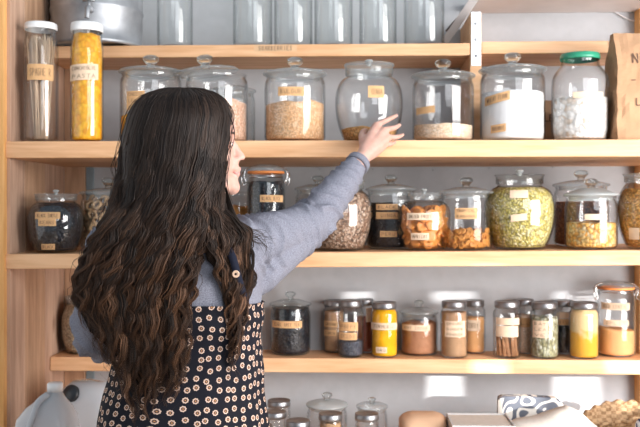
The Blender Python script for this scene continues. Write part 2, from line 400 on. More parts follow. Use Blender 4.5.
class Jar:
    def __init__(s, kind, label, px, w, top, shelf, y=None, neck=None, glass='glass', lidh=None, knob=True, group=None, lid='lid_glass', name=None, H=None, noseal=False):
        zs = {'A': lambda x: ZA, 'B': lambda x: ZB + TILT * x, 'C': lambda x: ZC, 'T': lambda x: ZT, 'D': lambda x: ZD}[shelf]
        yf = {'A': YF, 'B': YF, 'C': YC, 'T': YN, 'D': YF}[shelf]
        if y is None:
            y = yf + .012 + w / 2 * yf / FPX * 1.04
        s.y = y; s.px = px; s.t = dep(px, y); s.R = R = w / 2 / FPX * s.t * .985
        s.x = X(px, y); s.z0 = zs(s.x) + .0008
        s.H = H or (Z(top, px, y) - s.z0)      # height up to the flat of the lid
        H_ = s.H
        names = {'can': 'glass_canister', 'belly': 'belly_jar', 'mason': 'spice_jar', 'tall': 'tall_jar', 'clip': 'clip_top_jar', 'green': 'storage_jar', 'open': 'empty_jar'}
        s.root = empty(name or names[kind], (s.x, y, s.z0), label, 'jar', group)
        g = M[glass]; N = (neck / 2 / FPX * s.t) if neck else R * .8
        if kind == 'can':
            lh = lidh or .022; hb = H_ - lh
            p = [(0, .001), (R * .86, .001), (R * .95, .006), (R, .016), (R, hb - .034), (R * .985, hb - .022), (R * .93, hb - .010), (R * .95, hb - .003), (R * .97, hb)]
            s.prof = p; s._body(p, g)
            lid = lathe('lid', [(R * .80, hb - .012), (R * .82, hb + .001), (R * 1.03, hb + .0015), (R * 1.055, hb + .005), (R * 1.02, hb + .009), (R * .8, hb + .014), (R * .45, hb + lh * .95), (0, hb + lh * 1.02)], M[lid], s.root)
            s.lid = lid
            if knob: s._knob(hb + lh * .95, R * .27, R * .38, lid)
        elif kind == 'belly':
            lh = lidh or .028; hb = H_ - lh
            p = smoothprof([(R * .68, .002), (R * .76, .012), (R * .92, hb * .28), (R, hb * .54), (R * .975, hb * .76), (R * .86, hb * .91), (N * 1.02, hb * .985)], 5)
            p = [(0, .001)] + p + [(N * 1.0, hb + .002), (N * 1.02, hb + lh * .6)]
            s.prof = p; s._body(p, g)
            lid = lathe('lid', [(N * .98, hb + .004), (N * 1.06, hb + .004), (N * 1.06, hb + lh * .86), (N * 1.12, hb + lh * .9), (N * 1.12, hb + lh), (0, hb + lh * 1.05)], M[lid], s.root)
            s.lid = lid
            if knob: s._knob(hb + lh, R * .12, R * .16, lid, 'frost_lid')
        elif kind in ('mason', 'tall', 'green'):
            lh = lidh or .016; hb = H_ - lh
            if kind == 'mason': p = [(0, .001), (R * .82, .001), (R * .96, .006), (R, .014), (R, hb - .020), (R * .97, hb - .011), (N * 1.02, hb - .004), (N * .98, hb), (N * .96, hb + lh * .7)]
            elif kind == 'tall': p = [(0, .001), (R * .84, .001), (R * .97, .008), (R, .02), (R, hb - .055), (R * .96, hb - .036), (N * 1.0, hb - .022), (N * .97, hb - .010), (N * .97, hb + lh * .7)]
            else: p = [(0, .001), (R * .78, .001), (R * .93, .008), (R, .035), (R, hb - .085)] + smoothprof([(R, hb - .085), (R * .95, hb - .05), (N * 1.05, hb - .018), (N, hb - .004)], 4)[1:] + [(N * .98, hb + lh * .7)]
            s.prof = p; s._body(p, g)
            q = N * 1.05
            lp = [(q * .97, hb), (q * 1.0, hb + .001), (q * 1.01, hb + lh * .45), (q, hb + lh * .5), (q, hb + lh * .85), (q * .96, hb + lh), (q * .86, hb + lh * .99), (q * .84, hb + lh * .93), (0, hb + lh * .93)]
            s.lid = lathe('lid', lp, M[lid], s.root)
        elif kind == 'clip':
            lh = lidh or .024; hb = H_ - lh
            p = [(0, .001), (R * .84, .001), (R * .97, .007), (R, .018), (R, hb - .045), (R * .96, hb - .028), (N * .98, hb - .012), (N * .95, hb - .006), (N, hb - .003)]
            s.prof = p; s._body(p, g)
            lathe('rubber_seal', [(N * .85, hb - .003), (N * 1.08, hb - .003), (N * 1.10, hb), (N * 1.08, hb + .004), (N * .85, hb + .004)], M['rubber'], s.root)
            lid = lathe('lid', [(N * .9, hb + .0045), (N * 1.04, hb + .0045), (N * 1.04, hb + .012), (N * .9, hb + .017), (N * .55, hb + lh), (0, hb + lh)], M['lid_glass'], s.root); s.lid = lid
            mb = MB()
            for sg in (-1, 1):   # wire bail either side
                q = N * 1.12 * sg
                for dy in (-.012, .012):
                    v, f = tube_vf(smooth_path([(q, dy, hb - .030), (q * 1.12, dy, hb - .012), (q * 1.05, dy * .6, hb + .010), (q * .7, dy * .4, hb + .018)], 4), .0016, 6); mb.add(v, f)
                v, f = tube_vf(smooth_path([(q, -.012, hb - .03), (q * 1.18, -.016, hb - .038), (q * 1.25, -.018, hb - .012), (q * 1.2, 0, hb + .002)], 4), .0018, 6); mb.add(v, f)
            ring = [(N * 1.0 * math.cos(a), N * 1.0 * math.sin(a), hb - .012) for a in [2 * PI * k / 32 for k in range(33)]]
            v, f = tube_vf(ring, .0016, 6, False); mb.add(v, f)
            mb.build('clasp', M['wire'], s.root)
        elif kind == 'open':
            p = [(0, .004), (R * .7, .003), (R * .88, .001), (R * .97, .006), (R, .016), (R, H_ - .03), (R * .97, H_ - .015), (R * .93, H_ - .004), (R * .96, H_)]
            s.prof = p; s._body(p, g)
    def _body(s, p, g):
        inner = [(max(0, r - .0035), z + (.006 if z < .012 else 0)) for r, z in p]
        s.body = lathe('glass_body', p, g, s.root)
        s.inner = lathe('inner_wall', [q for q in inner], M['glass'], s.body)
        s.inner.name = 'inner_wall'
    def _knob(s, z, r, h, lid, mat='knob_glass'):
        p = [(r * .55, z - .003), (r * .5, z + h * .25), (r * .75, z + h * .4), (r, z + h * .62), (r * .93, z + h * .85), (r * .6, z + h), (0, z + h * 1.02)]
        lathe('knob', p, M[mat], lid, 24)
    def zz(s, py): return Z(py, s.px, s.y - s.R * .7) - s.z0
    def fill(s, name, label, mat, py, bump=.004, slope=0, cat='food', low=.006, seed=0):
        """the loose contents: follow the wall, uneven top"""
        zt = s.zz(py); seg = 40; rows = []; v = []; f = []
        g = .0048
        zl = [low, low + .004, low + .012] + [low + .012 + (zt - low - .012) * k / 10 for k in range(1, 11)]
        for z in zl:
            r = prof_r(s.prof, z) - g
            if z == low: r *= .9
            rows.append((r, z))
        for r, z in rows:
            k = max(0, (z / zt)) ** 3
            for i in range(seg):
                a = 2 * PI * i / seg
                dz = (slope * math.cos(a) + noise.noise(Vector((math.cos(a) * 1.6, math.sin(a) * 1.6, seed))) * bump * 2) * k
                v.append((r * math.cos(a), r * math.sin(a), z + dz))
        nr = len(rows); rt = rows[-1][0]
        for q in (.8, .55, .3):
            for i in range(seg):
                a = 2 * PI * i / seg
                dz = (slope * math.cos(a) * q + noise.noise(Vector((math.cos(a) * 1.6 * q, math.sin(a) * 1.6 * q, seed))) * bump * 2)
                v.append((rt * q * math.cos(a), rt * q * math.sin(a), zt + dz + bump * (1 - q)))
        v.append((0, 0, zt + bump)); v.append((0, 0, low))
        tot = nr + 3
        for j in range(tot - 1):
            for i in range(seg):
                k = (i + 1) % seg
                f.append((j * seg + i, j * seg + k, (j + 1) * seg + k, (j + 1) * seg + i))
        for i in range(seg):
            k = (i + 1) % seg
            f.append(((tot - 1) * seg + i, (tot - 1) * seg + k, len(v) - 2)); f.append((k, i, len(v) - 1))
        o = mk(name, v, f, mat if not isinstance(mat, str) else M[mat], None, True, (s.x, s.y, s.z0))
        tag(o, label, cat, None, 'stuff'); s.cont = o; return o
    def label(s, a, b, c, d, text='', mat='tape', tilt=0, lab=None):
        """paper label covering the pixel box (a,b)-(c,d) on the near side of the jar"""
        yf = s.y - s.R * .9; k = dep(s.px, yf) / FPX
        u0, u1 = (a - s.px) * k, (c - s.px) * k
        zc = Z((b + d) / 2, s.px, yf) - s.z0; h = abs(d - b) * k
        uc, hw = (u0 + u1) / 2, (u1 - u0) / 2
        if zc > s.H - .002: zc = s.H - .01
        vd = Vector((-s.x, -s.y, 0)).normalized(); rt = Vector((-vd.y, vd.x, 0))   # towards camera, screen right
        if rt.x < 0: rt = -rt
        def fm(p, q, off=.0009):
            u = max(-s.R * .985, min(s.R * .985, uc + p)); z = zc + q + tilt * p
            r = prof_r(s.prof, z) + off; u = max(-r * .99, min(r * .99, u))
            w = math.sqrt(max(0, r * r - u * u)); q_ = rt * u + vd * w
            return (q_.x, q_.y, z)
        n = 12; v = []; f = []
        for j in range(4):
            for i in range(n + 1):
                v.append(fm(-hw + 2 * hw * i / n + random.uniform(-.0004, .0004) * (j in (0, 3)), -h / 2 + h * j / 3))
        for j in range(4):
            for i in range(n + 1):
                v.append(fm(-hw + 2 * hw * i / n, -h / 2 + h * j / 3, .0006))
        K = 4 * (n + 1)
        for j in range(3):
            for i in range(n):
                q = j * (n + 1) + i
                f.append((q, q + 1, q + n + 2, q + n + 1)); f.append((K + q, K + q + n + 1, K + q + n + 2, K + q + 1))
        for i in range(n):
            f.append((i, K + i, K + i + 1, i + 1)); q = 3 * (n + 1) + i; f.append((q, q + 1, K + q + 1, K + q))
        for j in range(3):
            q = j * (n + 1); f.append((q, q + n + 1, K + q + n + 1, K + q)); q += n; f.append((q, K + q, K + q + n + 1, q + n + 1))
        o = mk('label', v, f, M[mat], s.root, False)
        lines = [t for t in text.split('/') if t]
        if lines:
            mb = MB(); lh = h / len(lines)
            for i, t in enumerate(lines):
                zo = h / 2 - lh * (i + .5)
                letters(t, 2 * hw * .84, lh * .46, .0010, lambda p, q: fm(p, q + zo, .0015), mb)
            mb.build('handwriting', M['ink'], o, False)
        return o

# -------- content materials
G = {}
G['corn_orange'] = grains('yellow_orange_pasta', [(.80, .32, .01), (.90, .42, .02), (.95, .50, .03)], 75, .5, .6, (1, 1, 1), .004, .85)
G['oats_pink'] = grains('pinkish_grain', [(.60, .32, .21), (.76, .48, .34), (.84, .60, .46)], 200, .8, .5, (1, 1, 1), .002, .7)
G['wheat'] = grains('tan_grain', [(.66, .35, .16), (.80, .48, .26), (.88, .60, .38)], 210, .8, .5, (1, 1, 1), .002, .7)
G['brown_bran'] = grains('orange_brown_flakes', [(.52, .25, .08), (.72, .38, .14), (.78, .48, .22)], 160, .8, .6)
G['beige'] = grains('pale_beige_grain', [(.72, .50, .33), (.82, .62, .45), (.88, .72, .58)], 200, .8, .5, (1, 1, 1), .002, .75)
G['flour'] = plain('white_flour', (.84, .84, .85), .9, .1, 0, 60, .1, .02)
G['white_flakes'] = grains('white_flakes', [(.78, .74, .70), (.86, .84, .82), (.84, .82, .80), (.70, .56, .44)], 75, .8, .8, (1, 1, 1), .004, .75)
G['black'] = grains('black_beans', [(.010, .011, .014), (.02, .022, .03), (.03, .034, .045)], 120, .35, .9)
G['charcoal'] = grains('blue_black_seeds', [(.045, .05, .07), (.08, .09, .12), (.14, .15, .18)], 230, .6, .7)
G['seeds'] = grains('mixed_striped_seeds', [(.06, .035, .025), (.24, .13, .08), (.46, .30, .21), (.66, .52, .41)], 165, .6, .6)
G['green'] = grains('green_split_peas', [(.42, .34, .07), (.60, .50, .13), (.72, .62, .26), (.80, .72, .42)], 140, .55, 1, (1, 1, 1), .004, .5)
G['redbrown'] = grains('red_brown_beans', [(.22, .07, .03), (.38, .13, .05), (.48, .20, .09)], 120, .5, .9)
G['maize'] = grains('popcorn_kernels', [(.78, .34, .06), (.86, .50, .14), (.90, .72, .42)], 105, .4, 1, (1, 1, 1), .004, .55)
G['amber'] = grains('amber_puffs', [(.60, .25, .05), (.80, .38, .09), (.86, .50, .16)], 100, .6, 1, (1, 1.3, 1.6), .005, .5)
G['tan_powder'] = plain('tan_powder', (.47, .28, .16), .9, .1, 0, 80, .2, .08)
G['brown_powder'] = plain('brown_powder', (.42, .20, .11), .9, .1, 0, 80, .2, .1)
G['yellow'] = plain('bright_yellow_powder', (.84, .42, .01), .85, .1, 0, 30, .3, .12)
G['pale_yellow'] = plain('pale_yellow_powder', (.80, .66, .40), .9, .1, 0, 30, .2, .06)
G['gold'] = plain('golden_powder', (.78, .45, .10), .9, .1, 0, 30, .2, .08)
G['apricot'] = plain('dried_apricot', (.66, .25, .055), .38, .5, 0, 45, .6, .18)
G['peach'] = plain('peach_powder', (.84, .44, .19), .9, .1, 0, 30, .2, .05)
G['red'] = plain('dark_red_spice', (.33, .08, .04), .8, .2, 0, 60, .3, .15)
G['leafy'] = grains('pale_green_dried_pods', [(.24, .22, .10), (.46, .43, .24), (.60, .60, .44), (.72, .70, .58)], 130, .7, 1, (1, 1, .6), .004, .45)
G['chips'] = plain('orange_brown_fruit_crisp', (.55, .23, .05), .55, .4, 0, 60, .5, .25)
G['ring'] = plain('toasted_snack_ring', (.50, .32, .18), .7, .3, 0, 60, .4, .15)
G['spag'] = plain('wholewheat_spaghetti', (.74, .56, .40), .55, .3, 0, 0, .1, .12)
G['cinn'] = plain('cinnamon_bark', (.48, .24, .12), .7, .3, 0, 50, .5, .2)

def individuals(jar, name, label, cat, group, maker, n, top, size, mats, flat=False, rng=None):
    """n single pieces packed inside a jar up to pixel row top; the nearest to the glass show"""
    rng = rng or random.Random(sum(map(ord, name)) + n)
    base = [maker(rng) for _ in range(4)]
    protos = []
    for v, f in base:
        me = bpy.data.meshes.new(name); me.from_pydata([tuple(q) for q in v], [], f); me.polygons.foreach_set('use_smooth', [True] * len(me.polygons)); me.materials.append(mats); protos.append(me)
    zt = jar.zz(top); placed = []
    tries = 0
    while len(placed) < n and tries < n * 60:
        tries += 1
        z = rng.uniform(.006 + size * .6, max(.012 + size * .6, zt - size * .4)); r = prof_r(jar.prof, z) - .006 - size * .72
        a = rng.uniform(PI, 2 * PI) if rng.random() < .8 else rng.uniform(0, PI)
        q = r * (1 if rng.random() < .75 else rng.uniform(.2, .7))
        p = Vector((q * math.cos(a), q * math.sin(a), z))
        if any((p - w).length < size * 1.02 for w in placed): continue
        placed.append(p)
        o = bpy.data.objects.new(name, protos[rng.randrange(4)]); COL.objects.link(o)
        o.location = (jar.x + p.x, jar.y + p.y, jar.z0 + p.z)
        o.rotation_euler = (PI / 2 + rng.uniform(-.6, .6), rng.uniform(-.6, .6), a + PI / 2 + rng.uniform(-.4, .4))
        tag(o, label, cat, group)
def torus_maker(R_, r_):
    def f_(rng):
        v = []; f = []; n, m = 14, 7; ph = rng.uniform(0, 6)
        for i in range(n):
            a = 2 * PI * i / n; rr = R_ * (1 + .08 * math.sin(2 * a + ph))
            for j in range(m):
                b = 2 * PI * j / m; v.append(((rr + r_ * math.cos(b)) * math.cos(a), (rr + r_ * math.cos(b)) * math.sin(a), r_ * math.sin(b)))
        for i in range(n):
            for j in range(m):
                f.append((i * m + j, ((i + 1) % n) * m + j, ((i + 1) % n) * m + (j + 1) % m, i * m + (j + 1) % m))
        return v, f
    return f_
def disc_maker(R_, h_, dent=.35):
    def f_(rng):
        v = []; f = []; n = 14; sd = rng.uniform(0, 50)
        prof = [(0, -h_ * .6), (.5, -h_), (.9, -h_ * .7), (1, 0), (.88, h_ * .8), (.5, h_ * (1 - dent)), (0, h_ * (1 - dent * 1.8))]
        v, f = lathe_vf([(r * R_, z) for r, z in prof], n)
        v = [Vector(p) * (1 + .22 * noise.noise(Vector(p) * (1.3 / R_) + Vector((sd, 0, 0)))) + Vector((0, 0, .25 * h_ * math.sin(p[0] / R_ * 3 + sd))) for p in v]
        return v, f
    return f_

# ================================================================== SHELF A (head height)
j = Jar('tall', 'tall glass jar of wholewheat spaghetti with a white metal lid', 41, 34, 24, 'A', y=2.56, neck=30, lid='white_plastic', lidh=.020, name='tall_jar')
jt = j
lathe('knob', [(.003, j.H), (.0035, j.H + .006), (0, j.H + .008)], M['white_plastic'], j.lid, 10)
mb = MB(); rg = random.Random(3)
for i in range(150):
    a = rg.uniform(0, 2 * PI); r0 = j.R * .78 * math.sqrt(rg.random()) * .55; a2 = a + rg.uniform(-.5, .5); r1 = min(j.R * .84, r0 * 1.1 + j.R * .34 * rg.random() + .004)
    v, f = tube_vf([(r0 * math.cos(a), r0 * math.sin(a), .010), (r1 * math.cos(a2), r1 * math.sin(a2), j.zz(33 + rg.uniform(0, 9)))], .0011, 5); mb.add(v, f)
o = mb.build('spaghetti', G['spag'], None); o.location = (j.x, j.y, j.z0); tag(o, 'dry brown spaghetti fanned out inside the tall jar at the plank side', 'pasta', None, 'stuff')
j.label(28, 64, 53, 80, 'SPAGHE R', 'tape')
j = Jar('tall', 'tall glass jar packed with yellow-orange pasta under a white plastic lid', 87, 33, 24, 'A', y=2.56, neck=30, lid='white_plastic', lidh=.026)
o = j.fill('short_pasta', 'yellow-orange short pasta packed inside the tall jar below the tin tub', G['corn_orange'], 33, .002, cat='pasta')
# ridged pieces pressed against the glass
mb = MB(); rg = random.Random(5)
for i in range(900):
    z = rg.uniform(.014, j.zz(34)); a = rg.uniform(PI, 2 * PI) if i < 720 else rg.uniform(0, PI); r = prof_r(j.prof, z) - .0065 - .003 * rg.random()
    c = Vector((r * math.cos(a), r * math.sin(a), z)); d = Vector((-math.sin(a), math.cos(a), rg.uniform(-.45, .45))).normalized(); L = .006
    nrm = Vector((math.cos(a), math.sin(a), 0)) * .0012
    v, f = tube_vf([c - d * L - nrm, c, c + d * L - nrm], [.0014, .0021, .0014], 6); mb.add(v, f)
m_, nt = newmat('pasta_piece')
oi = nd(nt, 'ShaderNodeNewGeometry'); cc = ramp(nt, oi.outputs['Random Per Island'], [(0, (.84, .36, .01)), (.5, (.95, .47, .02)), (1, (.96, .56, .06))]); out(nt, pr(nt, cc, .45, .4))
G['pasta_piece'] = m_
pp = mb.build('pasta_pieces', m_, o); pp['kind'] = 'stuff'
j.label(70, 64, 98, 80, 'CONCHIGLIE/PASTA', 'tape_pale', .05)
j = Jar('can', 'round glass canister with orange contents just left of the head on the upper jar shelf', 151, 62, 67, 'A')
j.fill('orange_grain', 'orange grain low in the canister beside the hair', G['corn_orange'], 115, cat='grain', seed=2)
j.label(127, 91, 145, 110, 'CHEESE/LENTI/LE', 'tape')
j = Jar('can', 'glass canister behind the head with its lid sitting askew over pinkish grain', 217, 63, 68, 'A')
j.fill('rolled_grain', 'pinkish grain in the canister with the crooked lid', G['oats_pink'], 99, .005, -.002, cat='grain')
j.lid.rotation_euler = (.02, -.10, 0); j.lid.location = (-.012, 0, .004)
j = Jar('can', 'narrow dark-edged glass jar half hidden behind the canister with the askew lid', 233, 45, 86, 'A', y=2.84, glass='glass_dark', knob=False)
j = Jar('can', 'glass canister two-thirds full of tan grain with one orange label, left of the hand', 295, 62, 69, 'A')
j.fill('grain', 'tan grain in the canister left of the reaching hand', G['wheat'], 102, .004, .005, cat='grain')
j.label(278, 87, 304, 96, 'BULGUR', 'tape', -.02)
j = Jar('belly', 'big-bellied glass jar with a frosted lid that the hand is touching', 369, 69, 65, 'A', neck=45, lid='lid_glass', lidh=.036)
HANDJAR = j
j.fill('bran_flakes', 'heap of orange-brown flakes low in the bellied jar behind the hand', G['brown_bran'], 128, .009, -.004, cat='grain', seed=4)
j.label(368, 86, 384, 98, 'QUINOA/', 'tape')
j = Jar('can', 'glass canister one-third full of pale beige grain beside the divider post', 443, 62, 71, 'A')
j.fill('grain', 'pale beige grain in the canister beside the divider post', G['beige'], 124, .003, .0, cat='grain', seed=5)
j.label(416, 106, 435, 113, '', 'tape', .06)
j = Jar('can', 'large glass canister of white flour with two orange labels', 512.5, 65, 65, 'A')
j.fill('flour', 'white flour filling the large canister right of the divider post', G['flour'], 91, .0015, .0, cat='flour')
j.label(485, 93, 510, 102, 'WHEAT FLOUR', 'tape', .2)
j.label(491, 124, 506, 132, 'ORGANIC', 'tape', .1)
j = Jar('green', 'glass jar of white flakes with a green metal lid', 580, 57, 54.5, 'A', neck=37, lid='green_lid', lidh=.018)
j.fill('coconut_flakes', 'white flakes inside the green-lidded jar', G['white_flakes'], 97, .004, .0, cat='flakes', seed=7)
j.label(573, 92, 602, 98, '', 'tape_pale')

# ================================================================== SHELF B
j = Jar('belly', 'dark bellied jar of black beans beside the plank side with three paper labels', 56, 56, 194, 'B', neck=38, lidh=.024)
j.fill('black_beans', 'black beans inside the jar beside the plank side', G['black'], 203, .002, cat='beans')
j.label(36, 212, 60, 219, 'BLACK TURTLE', 'tape'); j.label(39, 219, 56, 226, 'BEANS', 'tape'); j.label(42, 244, 55, 250, 'BLACK', 'tape')
j = Jar('can', 'glass jar of toasted snack rings half hidden by the hair', 109, 56, 188, 'B', y=2.70, glass='glass_dark')
individuals(j, 'snack_ring', 'toasted ring-shaped snack in the jar half hidden by the hair', 'snack', 'snack rings in the jar by the hair', torus_maker(.013, .0055), 75, 197, .019, G['ring'])
j = Jar('clip', 'clip-top glass jar of black contents with an orange rubber seal, in front of the face', 266, 39, 165, 'B', neck=34, glass='glass_dark')
j.fill('black_grain', 'black grain inside the clip-top jar beside the face', G['black'], 181, .002, cat='grain', seed=9)
j.label(260, 195, 283, 202, 'BLACK RICE', 'tape')
j = Jar('mason', 'low glass jar of orange contents in shadow under the chin', 238, 34, 192, 'B', y=2.72, neck=28, glass='glass_dark', lid='glass_dark')
j.fill('orange_grain', 'dark orange contents in the low jar under the chin', G['chips'], 206, .003, cat='grain', seed=9)
j = Jar('can', 'dark glass canister standing in the shade behind the raised sleeve', 318, 46, 184, 'B', y=2.84, glass='glass_dark')
j.fill('dark_beans', 'dark beans in the canister in the shade behind the raised sleeve', G['redbrown'], 214, .003, cat='beans', seed=9)
j = Jar('belly', 'bellied glass jar full of speckled seeds below the forearm', 340.5, 65, 181, 'B', neck=44)
j.fill('seeds', 'speckled brown and white seeds in the jar below the forearm', G['seeds'], 192, .003, cat='seeds', seed=11)
j = Jar('can', 'large glass canister of black contents with three stacked brown labels', 391, 50, 184, 'B', y=2.70, glass='glass_dark')
j.fill('black_beans', 'black beans in the large canister with three brown labels', G['black'], 203, .002, cat='beans', seed=12)
j.label(376, 204, 398, 210, 'BLACK', 'tape'); j.label(376, 212, 398, 219, 'QUINOA', 'tape'); j.label(380, 231, 397, 237, 'PERU', 'tape')
j = Jar('belly', 'bellied glass jar of dried apricots with two paper labels', 424, 55, 193, 'B', neck=33, lidh=.022)
individuals(j, 'dried_apricot', 'flat orange dried apricot inside the jar of apricots', 'dried apricot', 'dried apricots in the jar', disc_maker(.0185, .0055), 110, 207, .0215, G['apricot'])
j.fill('apricot_heart', 'dried apricots packed at the middle of the jar of apricots', G['apricot'], 212, .004, cat='dried fruit', seed=3).scale = (.78, .78, .97)
j.label(407, 213, 434, 220, 'DRIED FRUIT', 'tape_pale'); j.label(411, 233, 429, 240, 'APRICOT', 'tape_pale')
j = Jar('can', 'glass canister a third full of orange-brown fruit crisps left of the green jar', 466, 53, 187, 'B')
individuals(j, 'fruit_crisp', 'orange-brown fruit crisp lying in the canister left of the green jar', 'fruit crisp', 'fruit crisps in the canister', disc_maker(.0095, .0032), 130, 229, .0115, G['chips'])
j.fill('crisp_crumbs', 'orange-brown crumbs in the canister left of the green jar', G['chips'], 232, .004, cat='crumbs', seed=3).scale = (.82, .82, .95)
j.label(455, 208, 477, 219, 'TROPICAL/BANANA', 'tape')
j = Jar('belly', 'large bellied jar full of green split peas with two pale labels', 519.5, 71, 175, 'B', neck=44, lid='glass_dark', lidh=.032)
j.fill('split_peas', 'green split peas filling the large bellied jar', G['green'], 187, .001, cat='split peas', seed=14)
j.label(510, 190, 528, 198, '', 'tape_pale', .0); j.label(511, 214, 527, 221, '', 'tape_pale', .12)
j = Jar('can', 'glass canister of red-brown beans standing behind the corn jar', 581, 54, 180, 'B', y=2.82)
j.fill('kidney_beans', 'red-brown beans in the canister behind the corn jar', G['redbrown'], 202, .002, cat='beans', seed=15)
j = Jar('can', 'glass canister half full of yellow corn kernels with a thick white glass lid', 591, 52, 188, 'B', lid='frost_lid', lidh=.026, knob=True)
j.fill('corn_kernels', 'yellow-orange corn kernels in the canister with the white glass lid', G['maize'], 223, .003, cat='corn', seed=16)
j.label(585, 214, 606, 220, '', 'tape_pale'); 
j = Jar('belly', 'bellied jar of amber puffed grain cut off by the right edge of the photo', 652, 68, 174, 'B', neck=50, y=2.58)
j.fill('puffed_grain', 'amber puffed grain in the jar at the right edge', G['amber'], 189, .003, cat='grain', seed=17)
j.label(630, 228, 640, 240, '', 'tape_pale')

# ================================================================== SHELF C
YR = 2.972; YQ = 2.884
j = Jar('can', 'squat glass canister of black leaves with one long label, right of the dress', 290.5, 41, 299, 'C', y=2.94, glass='glass_dark', lid='glass_dark')
j.fill('tea_leaves', 'black tea-like leaves in the squat canister right of the dress', G['black'], 309, .001, cat='tea', seed=20)
j.label(272, 321, 302, 328, 'EARL GREY TEA', 'tape', .0)
def sp(label, px, w, top, y, cont, fpy, name, clabel, labs, lid='lid_metal', cat='spice', gl='glass', bump=.002, slope=0):
    j = Jar('mason', label, px, w, top, 'C', y=y, neck=w * .84, lid=lid, lidh=.022, glass=gl)
    if cont: j.fill(name, clabel, G[cont], fpy, bump, slope, cat=cat, seed=px * .37)
    for l in labs: j.label(*l)
    return j
sp('small jar of tan powder behind the blue-black seed jar', 334, 22, 300, YR, 'tan_powder', 312, 'ground_spice', 'tan ground spice in the small jar behind the blue-black seeds', [(324, 321, 338, 327, 'GROUND'), (324, 330, 336, 336, 'CUMIN')])
sp('small glass jar a third full of blue-black seeds, metal lid and two labels', 350.5, 27, 300, YQ, 'charcoal', 341, 'fine_seeds', 'blue-black fine seeds in the small front jar', [(339, 322, 358, 331, 'POPPY'), (339, 332.5, 357, 340, 'SEEDS')], slope=-.003)
sp('small jar of dark red spice squeezed behind the seed jar and the yellow jar', 365, 20, 299, YR, 'red', 318, 'red_spice', 'dark red spice in the small jar behind the yellow jar', [(366, 308, 372, 322, '', 'tape_pale')])
sp('small jar filled with bright yellow powder under a metal lid', 384.5, 28, 302, YQ, 'yellow', 309, 'yellow_powder', 'bright yellow powder in the small front jar', [(371, 323, 397, 330, 'TURMERIC', 'tape_pale'), (376, 347, 387, 353, 'ORG', 'tape_pale')])
j = Jar('can', 'squat glass canister of brown powder between the bright yellow and beige jars', 419, 38, 307, 'C', y=2.945, knob=True)
j.fill('brown_powder', 'brown powder in the squat canister beside the bright yellow jar', G['brown_powder'], 324, .003, .002, cat='powder', seed=21)
j.label(402, 325, 430, 331, 'HOT COCOA', 'tape_pale')
sp('small jar of beige-brown powder with a large three-line label', 454, 28, 301, YQ, 'tan_powder', 313, 'ground_spice', 'beige-brown powder in the jar with the large label', [(445, 321, 465, 337, 'GROUND/GINGER/POWDER', 'tape_pale')])
sp('small jar with golden powder standing behind the beige-brown powder jar', 474.5, 22, 300, YR, 'peach', 318, 'ground_spice', 'golden powder in the jar behind the beige-brown one', [(466, 320, 480, 331, 'CURRY/', 'tape_pale')])
j = sp('small glass jar of cinnamon sticks with a wide pale label', 507, 28, 301, YQ, None, 0, '', '', [(496, 318, 519, 325, '', 'tape_pale'), (496, 325.8, 518, 337, '', 'tape_pale')])
rg = random.Random(11); me_c = []
for k in range(12):
    a = PI * 1.05 + PI * .9 * (k % 7) / 6.0; r = j.R * (.66 if k < 7 else .30)
    c = Vector((r * math.cos(a), r * math.sin(a), .008)); lean = rg.uniform(.004, .013)
    p1 = c + Vector((-lean, rg.uniform(-.002, .002), .066 + rg.uniform(-.012, .008)))
    if math.hypot(p1.x, p1.y) > j.R * .74: s_ = j.R * .74 / math.hypot(p1.x, p1.y); p1.x *= s_; p1.y *= s_
    mbx = MB(); v, f = tube_vf([c - c, (p1 - c) * .5 + Vector((.0006, 0, 0)), p1 - c], .0042, 8); mbx.add(v, f)
    v, f = tube_vf([Vector((.0035, -.003, 0)), (p1 - c) + Vector((.0035, -.003, 0))], .0026, 7); mbx.add(v, f)
    o = mbx.build('cinnamon_stick', G['cinn'], None); o.location = (j.x + c.x, j.y + c.y, j.z0 + c.z)
    tag(o, 'brown curled cinnamon stick leaning inside the small glass jar', 'cinnamon stick', 'cinnamon sticks in the jar')
sp('small jar with a reddish label standing behind the cinnamon jar', 524.5, 22, 299, YR, 'beige', 316, 'ground_spice', 'pale spice in the jar behind the cinnamon jar', [(514, 318, 533, 327, 'ALL', 'tape')])
sp('small jar of pale green pods under a metal lid', 544.5, 29, 302, YQ, 'leafy', 318, 'cardamom_pods', 'pale green pods in the small front jar', [(533, 321, 548, 338, 'BAY/LEA/VE', 'tape_pale')])
sp('small jar of black seeds with a dark lid behind the pale green pods', 563.5, 22, 300, YR, 'black', 326, 'black_seeds', 'black seeds in the small jar behind the pale green pods', [(557, 319, 570, 325, 'NIG', 'tape'), (557, 312, 570, 318.4, '', 'tape_pale')])
j = sp('small jar of pale yellow and gold powder beside the right clip-top jar', 584, 30, 302, YQ, 'pale_yellow', 309, 'ground_spice', 'pale yellow powder in the small jar beside the clip-top jar', [])
m_, nt = newmat('layered_powder'); v_ = coords(nt); sx_ = nd(nt, 'ShaderNodeSeparateXYZ'); nt.links.new(v_, sx_.inputs[0])
n_ = nd(nt, 'ShaderNodeTexNoise'); n_.inputs['Scale'].default_value = 28; nt.links.new(v_, n_.inputs['Vector'])
a_ = nd(nt, 'ShaderNodeMath', operation='MULTIPLY_ADD'); a_.inputs[1].default_value = .07; nt.links.new(n_.outputs['Fac'], a_.inputs[0]); nt.links.new(sx_.outputs[2], a_.inputs[2])
z_ = j.zz(333) + .035
mr_ = nd(nt, 'ShaderNodeMapRange'); mr_.inputs['From Min'].default_value = z_ - .006; mr_.inputs['From Max'].default_value = z_ + .006; nt.links.new(a_.outputs[0], mr_.inputs['Value'])
out(nt, pr(nt, ramp(nt, mr_.outputs[0], [(0, (.82, .42, .05)), (1, (.84, .62, .32))]), .9, .1)); j.cont.data.materials[0] = m_
